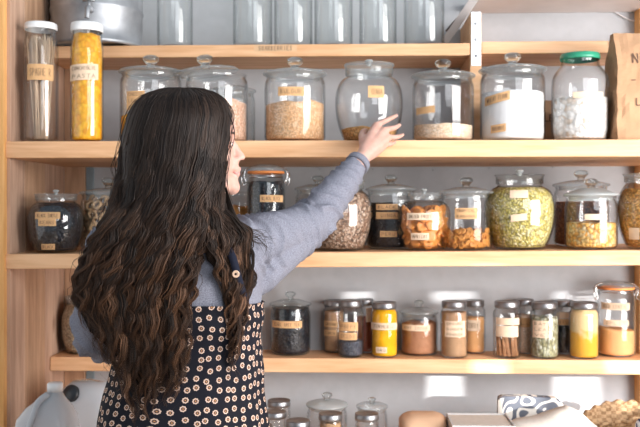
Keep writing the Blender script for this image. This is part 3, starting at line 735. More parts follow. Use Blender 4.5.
j = Jar('clip', 'clip-top glass jar of peach powder, rightmost on the spice shelf', 616, 38, 281, 'C', neck=33, y=2.94)
j.fill('peach_powder', 'peach-orange powder in the clip-top jar on the spice shelf', G['peach'], 330, .002, -.006, cat='powder', seed=30)
j.label(602, 303, 629, 310, 'RED LENTIL', 'tape_pale'); j.label(604, 320, 628, 326, 'SPLIT', 'tape_pale')
j = Jar('belly', 'bellied jar of tan rice behind the arm at the plank side', 80, 38, 296, 'C', y=2.93, neck=26)
j.fill('rice', 'tan rice in the bellied jar behind the arm', grains('tan_rice', [(.30, .22, .13), (.45, .35, .23), (.55, .45, .32)], 200, .8, 1), 304, .001, cat='rice', seed=31)

# ================================================================== TOP SHELF
for k, (px, w, lab) in enumerate([(175, 36, 'first clear empty jar beside the tin tub on the top shelf'), (252.7, 40, 'clear empty jar on the top shelf above the tape label, left one of the pair'),
                    (293.3, 39, 'clear empty jar on the top shelf above the tape label, right one of the pair'), (333.5, 39, 'clear empty jar third from the divider post on the top shelf'),
                    (378, 38, 'clear empty jar second from the divider post on the top shelf'), (424, 41, 'clear empty jar nearest the divider post on the top shelf')]):
    Jar('open', lab, px, w, 0, 'T', H=.235, glass='glass_dark', name='empty_jar')

# tin tub with a tap
def tub():
    y = 2.852; px = 97; R = 47 / FPX * dep(px, y) * .985; x = X(px, y); z0 = ZT + .001; H = .235
    r = empty('drinks_tub', (x, y, z0), 'round galvanised tin tub with a metal tap beside the plank side on the top shelf', 'tub')
    lathe('tub_body', [(0, .004), (R * .93, .004), (R * .95, 0), (R * .965, 0), (R * .985, .006), (R * .985, .012), (R * .955, .016), (R * .96, .05), (R * .965, .112), (R * .985, .118), (R * .985, .126), (R * .968, .132), (R * .98, H - .01), (R, H - .006), (R, H), (R * .96, H), (R * .95, .02), (0, .012)], M['tin'], r, 56)
    c = P(91, 10, y - R) - Vector((x, y, z0))
    yb = -math.sqrt(max(0, (R * .965) ** 2 - c.x ** 2))
    t = MB()
    v, f = tube_vf([(c.x, yb + .006, c.z), (c.x, yb - .03, c.z)], .008, 12); t.add(v, f)
    v, f = tube_vf(smooth_path([(c.x, yb - .02, c.z + .002), (c.x, yb - .04, c.z), (c.x, yb - .045, c.z - .018), (c.x, yb - .045, c.z - .034)], 4), [.0085] * 12 + [.010], 12); t.add(v, f)
    v, f = tube_vf([(c.x, yb - .03, c.z), (c.x, yb - .03, c.z + .022)], .006, 10); t.add(v, f)
    tp = t.build('tap', M['tin'], r)
    h = MB(); v, f = tube_vf([(c.x - .02, yb - .032, c.z + .024), (c.x, yb - .03, c.z + .028), (c.x + .02, yb - .032, c.z + .024)], [.004, .0065, .004], 10); h.add(v, f)
    h.build('tap_handle', M['lid_metal'], tp)
tub()

# ================================================================== kraft paper bags on shelf A
def paper_bag(name, label, x0, x1, y0, y1, z0, z1, mat, seed, crease=.006, text=None, foldtop=True):
    nx, nz = 14, 26; v = []; f = []
    per = []
    for i in range(nx): per.append((x0 + (x1 - x0) * i / nx, y0))
    for i in range(6): per.append((x1, y0 + (y1 - y0) * i / 6))
    for i in range(nx): per.append((x1 - (x1 - x0) * i / nx, y1))
    for i in range(6): per.append((x0, y1 - (y1 - y0) * i / 6))
    n = len(per); cx, cy = (x0 + x1) / 2, (y0 + y1) / 2
    for k in range(nz + 1):
        s = k / nz; z = z0 + (z1 - z0) * s
        pinch = 1 - .75 * max(0, (s - .72) / .28) ** 1.3
        for (x, y) in per:
            q = Vector((x * 22, y * 22, z * 16 + seed))
            d = noise.noise(q) * crease * 2 + noise.noise(q * 2.3) * crease
            yy = cy + (y - cy) * pinch; xx = x + d * .7
            v.append((xx + .4 * d, min(yy + d, y1), z + (0 if k else 0) + (noise.noise(Vector((x * 30, seed, 0))) * .004 if k == nz else 0)))
    for k in range(nz):
        for i in range(n):
            j_ = (i + 1) % n; f.append((k * n + i, k * n + j_, (k + 1) * n + j_, (k + 1) * n + i))
    f.append(tuple(range(n))[::-1]); f.append(tuple(nz * n + i for i in range(n)))
    o = mk(name, v, f, M[mat], None, False); tag(o, label, 'paper bag')
    if text:
        mb = MB()
        for (t, px, py, w, h) in text:
            def fm(a, b, px=px, py=py):
                x = X(px, y0) + a; z = Z(py, px, y0) + b
                s = (z - z0) / (z1 - z0); pinch = 1 - .75 * max(0, (s - .72) / .28) ** 1.3
                q = Vector((x * 22, y0 * 22, z * 16 + seed)); d = noise.noise(q) * crease * 2 + noise.noise(q * 2.3) * crease
                return (x, cy + (y0 - cy) * pinch + d - .0025, z)
            letters(t, w, h, .003, fm, mb)
        mb.build('handwriting', M['ink'], o, False)
    return o
yb = 2.52
paper_bag('kraft_bag', 'tall crinkled kraft paper bag at the right end of the upper jar shelf', X(617, yb), X(617, yb) + .19, yb, yb + .11, ZA + .001, Z(33, 625, yb + .04), 'kraft', 3, .004,
          [('N', 636, 58, .022, .026), ('-', 634, 80, .02, .02), ('L', 638, 102, .014, .02)])
yb = 2.80
paper_bag('kraft_packet', 'brown paper packet standing behind the green-lidded jar', X(544, yb), X(613, yb), yb, yb + .10, ZA + .001, Z(101, 580, yb + .05), 'kraft', 9, .004, [('LE', 549, 118, .03, .02)])
# ================================================================== things on the low counter
def low(label, px, w, top, y, kind='mason', **k):
    j = Jar(kind, label, px, w * 1.06, top, 'D', y=y, neck=w if kind == 'mason' else None, lidh=.02 if kind == 'mason' else None, lid=k.pop('lid', 'lid_metal'), **k); return j
low('empty glass jar with a metal lid on the counter, rearmost by the dress', 279, 22, 400, 2.80)
low('empty glass jar with a metal lid on the counter touching the dress, middle row', 275, 22, 411, 2.66)
low('empty glass jar with a metal lid on the counter, foremost, below the tea canister', 298, 23, 420, 2.58)
low('empty glass jar cut off by the dress at the bottom edge', 262, 21, 425, 2.52)
j = low('glass jar with a metal lid on the counter holding tan contents, below the seed jar', 330.5, 23, 413, 2.62)
j.fill('tan_spice', 'tan spice in the metal-lidded jar at the bottom edge', G['tan_powder'], 424, .002, cat='spice')
low('glass jar with a metal lid on the counter, right-hand of the front row', 367, 23, 413, 2.62)
j = Jar('can', 'large wide glass canister with a knobbed glass lid on the counter', 327, 41, 400, 'D', y=2.82, lid='frost_lid', lidh=.02)
j = Jar('can', 'medium glass canister with a small knob on its lid on the counter', 372, 31, 403, 'D', y=2.80, lid='lid_glass', lidh=.016)

def frost(name, c, a=.30):
    m, nt = newmat(name)
    d = nd(nt, 'ShaderNodeBsdfDiffuse'); d.inputs[0].default_value = (*c, 1)
    tl = nd(nt, 'ShaderNodeBsdfTranslucent'); tl.inputs[0].default_value = (*c, 1)
    tr = nd(nt, 'ShaderNodeBsdfTransparent'); gl = nd(nt, 'ShaderNodeBsdfGlossy'); gl.inputs['Roughness'].default_value = .25
    m1 = nd(nt, 'ShaderNodeMixShader'); m1.inputs[0].default_value = .45; nt.links.new(d.outputs[0], m1.inputs[1]); nt.links.new(tl.outputs[0], m1.inputs[2])
    m2 = nd(nt, 'ShaderNodeMixShader'); m2.inputs[0].default_value = a; nt.links.new(m1.outputs[0], m2.inputs[1]); nt.links.new(tr.outputs[0], m2.inputs[2])
    fr = nd(nt, 'ShaderNodeFresnel'); m3 = nd(nt, 'ShaderNodeMixShader'); nt.links.new(fr.outputs[0], m3.inputs[0]); nt.links.new(m2.outputs[0], m3.inputs[1]); nt.links.new(gl.outputs[0], m3.inputs[2])
    out(nt, m3.outputs[0]); return m
M['milky'] = frost('milky_plastic', (.84, .86, .90), .16)
M['black_plastic'] = plain('black_plastic', (.02, .022, .026), .35, .5)

def loft_sq(rings, mat, name, parent, n=28, loc=None):
    """rings: (cx, cy, z, hx, hy, power) superellipse sections"""
    v = []; f = []
    for cx, cy, z, hx, hy, pw in rings:
        for i in range(n):
            a = 2 * PI * i / n; c, s = math.cos(a), math.sin(a)
            v.append((cx + hx * math.copysign(abs(c) ** (2 / pw), c), cy + hy * math.copysign(abs(s) ** (2 / pw), s), z))
    for k in range(len(rings) - 1):
        for i in range(n):
            j_ = (i + 1) % n; f.append((k * n + i, k * n + j_, (k + 1) * n + j_, (k + 1) * n + i))
    f.append(tuple(range(n))[::-1]); f.append(tuple((len(rings) - 1) * n + i for i in range(n)))
    return mk(name, v, f, mat, parent, True, loc)
# jug with a side handle
y = 2.36; xc = X(55, y)
r = empty('plastic_jug', (xc, y, ZD + .001), 'milky plastic jug with a white screw cap and moulded handle, lowest left', 'jug')
zt = Z(383, 55, y) - ZD
x0 = X(19, y) - xc; x1 = X(76, y) - xc; cx = (x0 + x1) / 2; hw = (x1 - x0) / 2
loft_sq([(cx, 0, 0, hw * .9, .062, 4), (cx, 0, .01, hw, .07, 4), (cx, 0, zt * .55, hw, .07, 4), (cx, 0, zt * .66, hw * .95, .068, 3.5), (cx * .8, 0, zt * .76, hw * .74, .058, 3), (cx * .4, 0, zt * .85, hw * .42, .038, 2.4), (0, 0, zt * .91, .021, .021, 2), (0, 0, zt - .012, .019, .019, 2)], M['milky'], 'jug_body', r)
lathe('cap', [(.020, zt - .024), (.0215, zt - .024), (.0215, zt - .003), (.019, zt), (0, zt)], M['white_plastic'], r, 24)
v, f = tube_vf(smooth_path([(-.012, -.025, zt * .90), (-.030, -.05, zt * .84), (-.035, -.072, zt * .74), (-.045, -.078, zt * .62), (-.055, -.07, zt * .54)], 5), .0095, 10)
mk('handle', v, f, M['milky'], r)
# second container lying behind with a black cap
y = 2.62; xc = X(84, y)
r = empty('water_container', (xc, y, ZD + .001), 'cloudy plastic container with a black cap behind the white-capped jug', 'container')
zt = Z(381, 90, y) - ZD
x0 = X(58, y) - xc; x1 = X(114, y) - xc; cx = (x0 + x1) / 2; hw = (x1 - x0) / 2
o = loft_sq([(cx, 0, 0, hw * .92, .06, 4), (cx, 0, .01, hw, .066, 4), (cx, 0, zt * .45, hw * 1.0, .068, 4), (cx + .004, 0, zt * .74, hw * .98, .066, 3.4), (cx + .006, 0, zt * .9, hw * .88, .06, 2.8), (cx + .01, 0, zt * .985, hw * .62, .042, 2.2), (cx + .01, 0, zt, hw * .35, .026, 2)], M['milky'], 'container_body', r)
for vtx in o.data.vertices:
    vtx.co += Vector((1, 1, 1)) * noise.noise(Vector(vtx.co) * 24) * .007
cp = P(72, 396, y - .06) - Vector((xc, y, ZD))
v, f = lathe_vf([(0, 0), (.024, 0), (.026, .004), (.026, .02), (.023, .024), (0, .024)], 24)
o = mk('cap', v, f, M['black_plastic'], r, True, (cp.x, cp.y + .016, cp.z)); o.rotation_euler = (math.radians(62), math.radians(-28), 0)
v, f = lathe_vf([(0, 0), (.019, 0), (.019, .05), (0, .05)], 20)
o = mk('spout', v, f, M['milky'], r, True, (cp.x, cp.y + .016, cp.z)); o.rotation_euler = (math.radians(62 + 180), math.radians(28), 0)

# tan paper bag
def slump(name, label, cat, px0, px1, top, y, dy, mat, seed, amp=.006, prof=None, power=3.0, bottom=ZD + .001):
    xa, xb = X(px0, y), X(px1, y); v = []; f = []; nx = 26; nz = 10; n = 0
    tops = prof or (lambda s: top)
    per = 20
    for i in range(nx + 1):
        s = i / nx; x = xa + (xb - xa) * s; zt_ = Z(tops(s), px0 + (px1 - px0) * s, y)
        e_ = (1 - abs(2 * s - 1) ** 6) ** .5
        for k in range(per):
            a = 2 * PI * k / per; c, s_ = math.cos(a), math.sin(a)
            h = (zt_ - bottom) / 2
            yy = y + dy / 2 * (.2 + .8 * e_) * math.copysign(abs(c) ** (2 / power), c); zz = bottom + h + h * math.copysign(abs(s_) ** (2 / power), s_)
            d = noise.noise(Vector((x * 20, yy * 20, zz * 20 + seed))) * amp
            v.append((x, yy + d, max(bottom, zz + d * .6)))
    for i in range(nx):
        for k in range(per):
            l = (k + 1) % per; f.append((i * per + k, i * per + l, (i + 1) * per + l, (i + 1) * per + k))
    f.append(tuple(range(per))[::-1]); f.append(tuple(nx * per + k for k in range(per)))
    o = mk(name, v, f, mat, None, True); tag(o, label, cat); return o
M['tan_card'] = plain('tan_card', (.66, .42, .27), .7, .2, 0, 8, .3, .12)
M['linen'] = plain('beige_linen', (.62, .56, .50), .9, .1, 0, 90, .3, .05)
slump('kraft_bundle', 'tan rounded paper bundle on the counter right of the glass canisters', 'bundle', 399, 446, 413, 2.66, .16, M['tan_card'], 1, .004, lambda s: 412.5 + 5 * abs(2 * s - 1) ** 3)
slump('linen_bag', 'beige linen bag slumped in front of the patterned pouch', 'bag', 510, 604, 410, 2.58, .12, M['linen'], 5, .004,
      lambda s: interp([(0, 421), (.25, 417), (.5, 409.5), (.62, 406), (.72, 410), (.86, 421), (1, 431)], s))
# shallow grey box
y = 2.60
r = empty('shallow_box', (X(480, y), y, ZD + .001), 'shallow pale grey box beside the patterned pouch', 'box')
hx = (X(512, y) - X(450, y)) / 2; zt = Z(419.5, 480, y) - ZD
M['grey_card'] = plain('pale_grey_card', (.55, .53, .52), .7, .2, 0, 20, .2, .04)
mb = MB()
for a, b in [((-hx, -.08, 0), (hx, -.075, zt)), ((-hx, .075, 0), (hx, .08, zt)), ((-hx, -.075, 0), (-hx + .005, .075, zt)), ((hx - .005, -.075, 0), (hx, .075, zt)), ((-hx + .005, -.075, 0), (hx - .005, .075, .004))]:
    mb.add(*boxv(a, b))
mb.build('box_wall', M['grey_card'], r, False)
o = box('box_lining', (-hx + .006, -.073, .005), (hx - .006, .073, zt - .004), M['linen'], r, .002)
# patterned pouch
def pouch_mat():
    m, nt = newmat('scroll_print')
    v = coords(nt, (1, 1, 1))
    n = nd(nt, 'ShaderNodeTexNoise'); n.inputs['Scale'].default_value = 17; n.inputs['Detail'].default_value = 0; nt.links.new(v, n.inputs['Vector'])
    vm = nd(nt, 'ShaderNodeVectorMath', operation='MULTIPLY_ADD'); vm.inputs[1].default_value = (.03, .03, .03); nt.links.new(n.outputs['Color'], vm.inputs[0]); nt.links.new(v, vm.inputs[2])
    w = nd(nt, 'ShaderNodeTexWave', wave_type='RINGS'); w.inputs['Scale'].default_value = 14; w.inputs['Distortion'].default_value = 9; w.inputs['Detail'].default_value = 0; w.inputs['Detail Scale'].default_value = 1.0
    nt.links.new(vm.outputs[0], w.inputs['Vector'])
    mm = nd(nt, 'ShaderNodeMath', operation='MULTIPLY'); mm.inputs[1].default_value = 5.5; nt.links.new(n.outputs['Fac'], mm.inputs[0])
    fr = nd(nt, 'ShaderNodeMath', operation='FRACT'); nt.links.new(mm.outputs[0], fr.inputs[0])
    c = ramp(nt, fr.outputs[0], [(.38, (.72, .68, .63)), (.44, (.13, .14, .17))]); out(nt, pr(nt, c, .85, .1)); return m
y = 2.74; pts = [(497, 430), (498, 396.5), (502, 395), (530, 395.5), (556, 397), (560, 401), (563, 404), (563, 430)]
mb = MB(); r = empty('patterned_pouch', (X(530, y), y, ZD + .001), 'cream pouch with dark grey scroll print standing behind the linen bag', 'pouch')
lo = [Vector((X(a, y) - r.location.x, 0, Z(b, a, y) - r.location.z)) for a, b in pts]; lo[0].z = 0; lo[-1].z = 0
n = len(lo); v = [p + Vector((0, -.02, 0)) for p in lo] + [p + Vector((0, .02, 0)) for p in lo]
f = [tuple(range(n))[::-1], tuple(n + i for i in range(n))] + [(i, (i + 1) % n, n + (i + 1) % n, n + i) for i in range(n)]
o = mk('pouch_body', v, f, pouch_mat(), r, False); bevel(o, .006, 3)
o = box('seam', (lo[1].x - .004, -.022, 0), (lo[1].x + .010, -.018, lo[1].z - .006), M['linen'], r, .001)
# wicker basket with a striped cloth
def wicker():
    m, nt = newmat('wicker')
    v = coords(nt, (60, 60, 95)); b = nd(nt, 'ShaderNodeTexChecker'); b.inputs['Scale'].default_value = 1; nt.links.new(v, b.inputs['Vector'])
    n = nd(nt, 'ShaderNodeTexNoise'); n.inputs['Scale'].default_value = 70; nt.links.new(coords(nt), n.inputs['Vector'])
    ad = nd(nt, 'ShaderNodeMath', operation='MULTIPLY_ADD'); ad.inputs[1].default_value = .35; nt.links.new(b.outputs['Fac'], ad.inputs[0]); nt.links.new(n.outputs['Fac'], ad.inputs[2])
    c = ramp(nt, ad.outputs[0], [(.3, (.24, .13, .06)), (.9, (.56, .37, .21))]); out(nt, pr(nt, c, .7, .2, 0, ad.outputs[0], .8, .004)); return m
y = 2.70; r = empty('wicker_basket', (X(626, y), y, ZD + .001), 'woven wicker basket at the lower right corner', 'basket')
wm = wicker(); W_ = .145
v = []; f = []; n = 40; rows_ = 14
rim = lambda a: Z(412 - 1.5 + 0 * a, 622, y) - ZD - .045 * max(0, -math.cos(a)) ** 1.3
for k in range(rows_ + 1):
    for i in range(n):
        a = 2 * PI * i / n; s_ = k / rows_; R_ = W_ * (.78 + .22 * s_) + .0015 * ((k + i) % 2)
        v.append((R_ * math.cos(a), R_ * .75 * math.sin(a), rim(a) * s_))
for k in range(rows_ + 1):
    for i in range(n):
        a = 2 * PI * i / n; s_ = 1 - k / rows_; R_ = W_ * (.78 + .22 * s_) - .008
        v.append((R_ * math.cos(a), R_ * .75 * math.sin(a), max(.006, rim(a) * s_)))
for k in range(2 * rows_ + 1):
    for i in range(n):
        j_ = (i + 1) % n; f.append((k * n + i, k * n + j_, (k + 1) * n + j_, (k + 1) * n + i))
f.append(tuple(range(n))[::-1]); f.append(tuple((2 * rows_ + 1) * n + i for i in range(n)))
mk('basket_body', v, f, wm, r)
# braided rim
ring = []
for i in range(n * 3 + 1):
    a = 2 * PI * i / (n * 3); tw = a * 22
    ring.append((W_ * math.cos(a) * (1 + .02 * math.cos(tw)), W_ * .75 * math.sin(a) * (1 + .02 * math.cos(tw)), rim(a) + .004 * math.sin(tw)))
v, f = tube_vf(ring, .0075, 8, False); mk('rim', v, f, wm, r)
m_, nt = newmat('blue_striped_cloth'); w = nd(nt, 'ShaderNodeTexWave'); w.inputs['Scale'].default_value = 22; nt.links.new(coords(nt), w.inputs['Vector'])
out(nt, pr(nt, ramp(nt, w.outputs['Fac'], [(.42, (.04, .06, .16)), (.55, (.75, .76, .8))]), .9, .1))
slump('striped_cloth', 'blue and white striped cloth bundled in front of the basket at the right edge', 'cloth', 636, 672, 416, 2.50, .08, m_, 8, .008, lambda s: 424 - 8 * math.sin(PI * (s * .8 + .1)))
# ================================================================== the person
PY = 2.0
person_root = empty('person', (X(185, PY), PY, 0), 'person with long wavy brown hair and a dark flowered dress reaching for a jar', 'person')
PO = Vector(person_root.location)
def L(v): return Vector(v) - PO

skin_m, nt = newmat('skin')
n_ = nd(nt, 'ShaderNodeTexNoise'); n_.inputs['Scale'].default_value = 40; nt.links.new(coords(nt), n_.inputs['Vector'])
c_ = ramp(nt, n_.outputs['Fac'], [(.3, (.50, .285, .225)), (.7, (.58, .35, .285))])
p_ = nd(nt, 'ShaderNodeBsdfPrincipled'); nt.links.new(c_, p_.inputs['Base Color']); p_.inputs['Roughness'].default_value = .5
p_.inputs['Subsurface Weight'].default_value = .15; p_.inputs['Subsurface Radius'].default_value = (.012, .005, .003); p_.inputs['Subsurface Scale'].default_value = 1
out(nt, p_.outputs[0])
shirt_m, nt = newmat('heather_jersey')
n_ = nd(nt, 'ShaderNodeTexNoise'); n_.inputs['Scale'].default_value = 420; n_.inputs['Detail'].default_value = 3; nt.links.new(coords(nt), n_.inputs['Vector'])
c_ = ramp(nt, n_.outputs['Fac'], [(.3, (.125, .13, .165)), (.7, (.26, .265, .315))])
out(nt, pr(nt, c_, .9, .1, 0, n_.outputs['Fac'], .25, .001))
def dress_material():
    m, nt = newmat('flowered_dress')
    tc = nd(nt, 'ShaderNodeUVMap'); mp = nd(nt, 'ShaderNodeMapping'); mp.inputs['Scale'].default_value = (1, 1, 1); nt.links.new(tc.outputs[0], mp.inputs[0])
    vo = nd(nt, 'ShaderNodeTexVoronoi', voronoi_dimensions='2D'); vo.inputs['Scale'].default_value = 45; vo.inputs['Randomness'].default_value = .45
    nt.links.new(mp.outputs[0], vo.inputs['Vector'])
    sc = nd(nt, 'ShaderNodeVectorMath', operation='SCALE'); sc.inputs['Scale'].default_value = 45; nt.links.new(mp.outputs[0], sc.inputs[0])
    s2 = nd(nt, 'ShaderNodeVectorMath', operation='SCALE'); s2.inputs['Scale'].default_value = 45; nt.links.new(vo.outputs['Position'], s2.inputs[0])
    sub = nd(nt, 'ShaderNodeVectorMath', operation='SUBTRACT'); nt.links.new(sc.outputs[0], sub.inputs[0]); nt.links.new(s2.outputs[0], sub.inputs[1])
    sx = nd(nt, 'ShaderNodeSeparateXYZ'); nt.links.new(sub.outputs[0], sx.inputs[0])
    at = nd(nt, 'ShaderNodeMath', operation='ARCTAN2'); nt.links.new(sx.outputs[1], at.inputs[0]); nt.links.new(sx.outputs[0], at.inputs[1])
    m8 = nd(nt, 'ShaderNodeMath', operation='MULTIPLY'); m8.inputs[1].default_value = 8; nt.links.new(at.outputs[0], m8.inputs[0])
    sn = nd(nt, 'ShaderNodeMath', operation='SINE'); nt.links.new(m8.outputs[0], sn.inputs[0])
    ma = nd(nt, 'ShaderNodeMath', operation='MULTIPLY_ADD'); ma.inputs[1].default_value = .022; nt.links.new(sn.outputs[0], ma.inputs[0]); nt.links.new(vo.outputs['Distance'], ma.inputs[2])
    c = ramp(nt, ma.outputs[0], [(0, (.50, .26, .12)), (.06, (.42, .20, .09)), (.09, (.02, .018, .025)), (.15, (.05, .03, .03)), (.18, (.62, .43, .33)), (.265, (.66, .49, .40)), (.29, (.010, .0105, .016)), (1, (.010, .0105, .016))])
    n = nd(nt, 'ShaderNodeTexNoise'); n.inputs['Scale'].default_value = 300; nt.links.new(coords(nt), n.inputs['Vector'])
    out(nt, pr(nt, c, .85, .15, 0, n.outputs['Fac'], .15, .001)); return m
dress_m = dress_material()

def ring_loft(rings, seg=36, power=2.3):
    """rings: (centre, half across, half deep, yaw)"""
    v = []; f = []
    for c, hw, hd, yw in rings:
        cs, sn = math.cos(yw), math.sin(yw)
        for i in range(seg):
            a = 2 * PI * i / seg; x = hw * math.copysign(abs(math.cos(a)) ** (2 / power), math.cos(a)); y = hd * math.copysign(abs(math.sin(a)) ** (2 / power), math.sin(a))
            v.append(Vector((c[0] + x * cs - y * sn, c[1] + x * sn + y * cs, c[2])))
    for k in range(len(rings) - 1):
        for i in range(seg):
            j = (i + 1) % seg; f.append((k * seg + i, k * seg + j, (k + 1) * seg + j, (k + 1) * seg + i))
    f.append(tuple(range(seg))[::-1]); f.append(tuple((len(rings) - 1) * seg + i for i in range(seg)))
    return v, f
def ball(c, r, rot=None, n=20):
    v = []; f = []; rx, ry, rz = r
    vv, f = lathe_vf([(math.sin(PI * k / n), -math.cos(PI * k / n)) for k in range(n + 1)], n + 8)
    for q in vv:
        q = Vector((q[0] * rx, q[1] * ry, q[2] * rz))
        if rot: q = rot @ q
        v.append(q + Vector(c))
    return v, f
def remeshed(mb, voxel, name, mat, smooth=4, fac=.5):
    o = mk(name + '_raw', [L(v) for v in mb.v], mb.f, mat, None)
    r = o.modifiers.new('r', 'REMESH'); r.mode = 'VOXEL'; r.voxel_size = voxel; r.use_smooth_shade = True
    if smooth:
        s = o.modifiers.new('s', 'SMOOTH'); s.factor = fac; s.iterations = smooth
    dg = bpy.context.evaluated_depsgraph_get(); me = bpy.data.meshes.new_from_object(o.evaluated_get(dg))
    me.materials.clear(); me.materials.append(mat)
    bpy.data.objects.remove(o)
    me.polygons.foreach_set('use_smooth', [True] * len(me.polygons))
    n = bpy.data.objects.new(name, me); COL.objects.link(n); n.parent = person_root; return n

# torso stations: (px centre, py, half width m, half depth m)
TW = -.22    # the body is turned a little to her right
torso = [(185, 226, .075, .060), (184, 234, .135, .075), (184, 246, .178, .092), (184, 262, .185, .104), (185, 285, .180, .110), (188, 310, .168, .106), (190, 335, .158, .102),
         (188, 360, .166, .110), (185, 390, .180, .122), (183, 420, .192, .132), (183, 450, .190, .132), (184, 480, .175, .12)]
def torso_rings(off=0, a=0, b=99, flare=0):
    return [(P(x, y, PY), hw + off + flare * k, hd + off + flare * k, TW) for k, (x, y, hw, hd) in enumerate(torso) if a <= k <= b]
mb = MB(); mb.add(*ring_loft(torso_rings()))
# neck
HC = P(191, 143.5, 1.965)     # head centre, ear height
nb = P(186, 232, PY); nt_ = HC + Vector((-.018, .01, -.075))
v, f = tube_vf([nb + Vector((0, 0, -.03)), nb + (nt_ - nb) * .3, nb + (nt_ - nb) * .7, nt_ + Vector((0, 0, .05))], [.075, .060, .055, .056], 20); mb.add(v, f)
# right arm (raised): shoulder - elbow - wrist
RS = P(243, 246, 2.0); RE = P(312, 224, 2.22); RW = P(361, 159, 2.385)
LS = P(117, 250, 2.01); LE = P(93, 336, 1.985); LW = P(140, 352, 2.20)
def arm(S_, E, W, off=0, to=1.0, wrist=.024):
    pts = []; rad = []
    for k in range(9):
        t = k / 8; pts.append(S_.lerp(E, t)); rad.append(.052 + (.040 - .052) * t + off)
    for k in range(1, 10):
        t = k / 9
        if t > to: break
        r = interp([(0, .040), (.25, .0415), (.6, .034), (1, wrist)], t); pts.append(E.lerp(W, t)); rad.append(r + off)
    # soften the elbow
    q = [p.copy() for p in pts]
    for _ in range(2):
        for i in range(1, len(pts) - 1): q[i] = (pts[i - 1] + pts[i] * 2 + pts[i + 1]) / 4
        pts = [p.copy() for p in q]
    return pts, rad
for S_, E, W in ((RS, RE, RW), (LS, LE, LW)):
    pts, rad = arm(S_, E, W); v, f = tube_vf(pts, rad, 20); mb.add(v, f)
    mb.add(*ball(S_, (.060, .06, .060)))
# legs and feet
for sg in (-1, 1):
    hip = P(184, 470, PY) + Vector((.095 * sg, 0, 0))
    pts = [hip, Vector((hip.x + .01 * sg, PY + .01, .47)), Vector((hip.x + .01 * sg, PY + .02, .40)), Vector((hip.x + .01 * sg, PY - .005, .09))]
    sp_ = smooth_path(pts, 5); rad = [interp([(0, .090), (.45, .062), (.6, .055), (.72, .056), (1, .036)], k / (len(sp_) - 1)) for k in range(len(sp_))]
    v, f = tube_vf(sp_, rad, 18); mb.add(v, f)
    mb.add(*ball((hip.x + .01 * sg, PY + .05, .047), (.042, .115, .036)))
    mb.add(*ball((hip.x + .01 * sg, PY - .01, .06), (.036, .05, .05)))

# head in its own frame: f forward, s to her left, u up
HA = math.radians(14)
F_ = Vector((math.cos(HA), math.sin(HA), -.02)).normalized(); S_l = Vector((-math.sin(HA), math.cos(HA), 0)); U_ = F_.cross(S_l)
ROT = Matrix((F_, S_l, U_)).transposed()
def H(f, s, u): return HC + F_ * f + S_l * s + U_ * u
def hb(f, s, u, rf, rs, ru, tilt=0):
    R = ROT @ Matrix.Rotation(tilt, 3, 'Y')
    mb.add(*ball(H(f, s, u), (rf, rs, ru), R, 22))
hb(-.018, 0, .035, .097, .075, .088)          # cranium
hb(.034, 0, .035, .069, .062, .070)           # forehead
hb(.034, 0, -.035, .066, .057, .082)          # face
hb(.058, 0, -.090, .048, .042, .034, -.2)     # jaw
hb(.0975, 0, -.099, .0190, .022, .0190)        # chin
for sg in (-1, 1):
    hb(.062, .036 * sg, -.030, .027, .024, .025)   # cheekbone
    hb(.022, .052 * sg, -.075, .038, .014, .028, -.5)   # jaw angle
    hb(.083, .026 * sg, .020, .012, .022, .007)    # brow ridge
    hb(.101, .0115 * sg, -.036, .011, .0075, .0075)    # nostril wing
    hb(-.008, .074 * sg, -.010, .017, .007, .030, .15)  # ear
    hb(-.004, .079 * sg, .004, .015, .006, .014, .15)
    hb(.0835, .031 * sg, -.001, .010, .0155, .0085)   # lid mound
v, f = tube_vf([H(.086, 0, .022), H(.097, 0, .004), H(.108, 0, -.014), H(.118, 0, -.028), H(.117, 0, -.034)], [.010, .0085, .009, .0105, .0095], 14); mb.add(v, f)
hb(.100, 0, -.040, .014, .009, .007)          # septum
hb(.100, 0, -.054, .013, .022, .016)          # muzzle
hb(.1095, 0, -.0560, .0085, .019, .0056, .3)   # upper lip
hb(.1080, 0, -.0680, .0085, .016, .0064)      # lower lip
hb(.100, 0, -.083, .012, .018, .013)

# hands -----------------------------------------------------------------
def hand(wrist, knuckles, fingers, thumb, nrm):
    """knuckles: four points index..little; fingers: per finger two bends and the tip; nrm: out of the back of the hand"""
    cen = sum(knuckles, Vector()) / 4
    for k, K in enumerate(knuckles):
        root = wrist.lerp(K, .12)
        v, f = tube_vf([root, wrist.lerp(K, .5), K - nrm * .002], [.0190, .0195, .0135], 14); mb.add(v, f)
        ch = [wrist.lerp(K, .75), K] + fingers[k]
        rr = [[.0095, .0098, .0084, .0076, .0060], [.0095, .0100, .0088, .0078, .0062], [.0095, .0096, .0082, .0074, .0058], [.009, .0085, .0072, .0064, .0052]][k]
        v, f = tube_vf(ch, rr, 12); mb.add(v, f)
        for p, r in zip(ch[1:], rr[1:]): mb.add(*ball(p, (r * 1.03,) * 3, None, 10))
    v, f = tube_vf([wrist - (cen - wrist) * .25, wrist, wrist.lerp(cen, .3)], [.0245, .0235, .020], 16); mb.add(v, f)
    mb.add(*ball(wrist.lerp(cen, .45) - nrm * .006, (.026, .018, .026)))
    tr = [.0150, .0135, .0110, .0100, .0078]
    v, f = tube_vf(thumb, tr, 12); mb.add(v, f)
    for p, r in zip(thumb, tr): mb.add(*ball(p, (r,) * 3, None, 10))
yj = HANDJAR.y; Rj = HANDJAR.R
def onjar(px, py, off=.009):
    """a point just in front of the jar's glass on the sight line of a pixel"""
    y = yj - Rj
    for _ in range(6):
        x = X(px, y) - HANDJAR.x; z = Z(py, px, y) - HANDJAR.z0; r = prof_r(HANDJAR.prof, max(.01, z)) + off
        y = yj - math.sqrt(max(.0004, r * r - min(x * x, (r * .999) ** 2)))
    return P(px, py, min(y, 2.545))
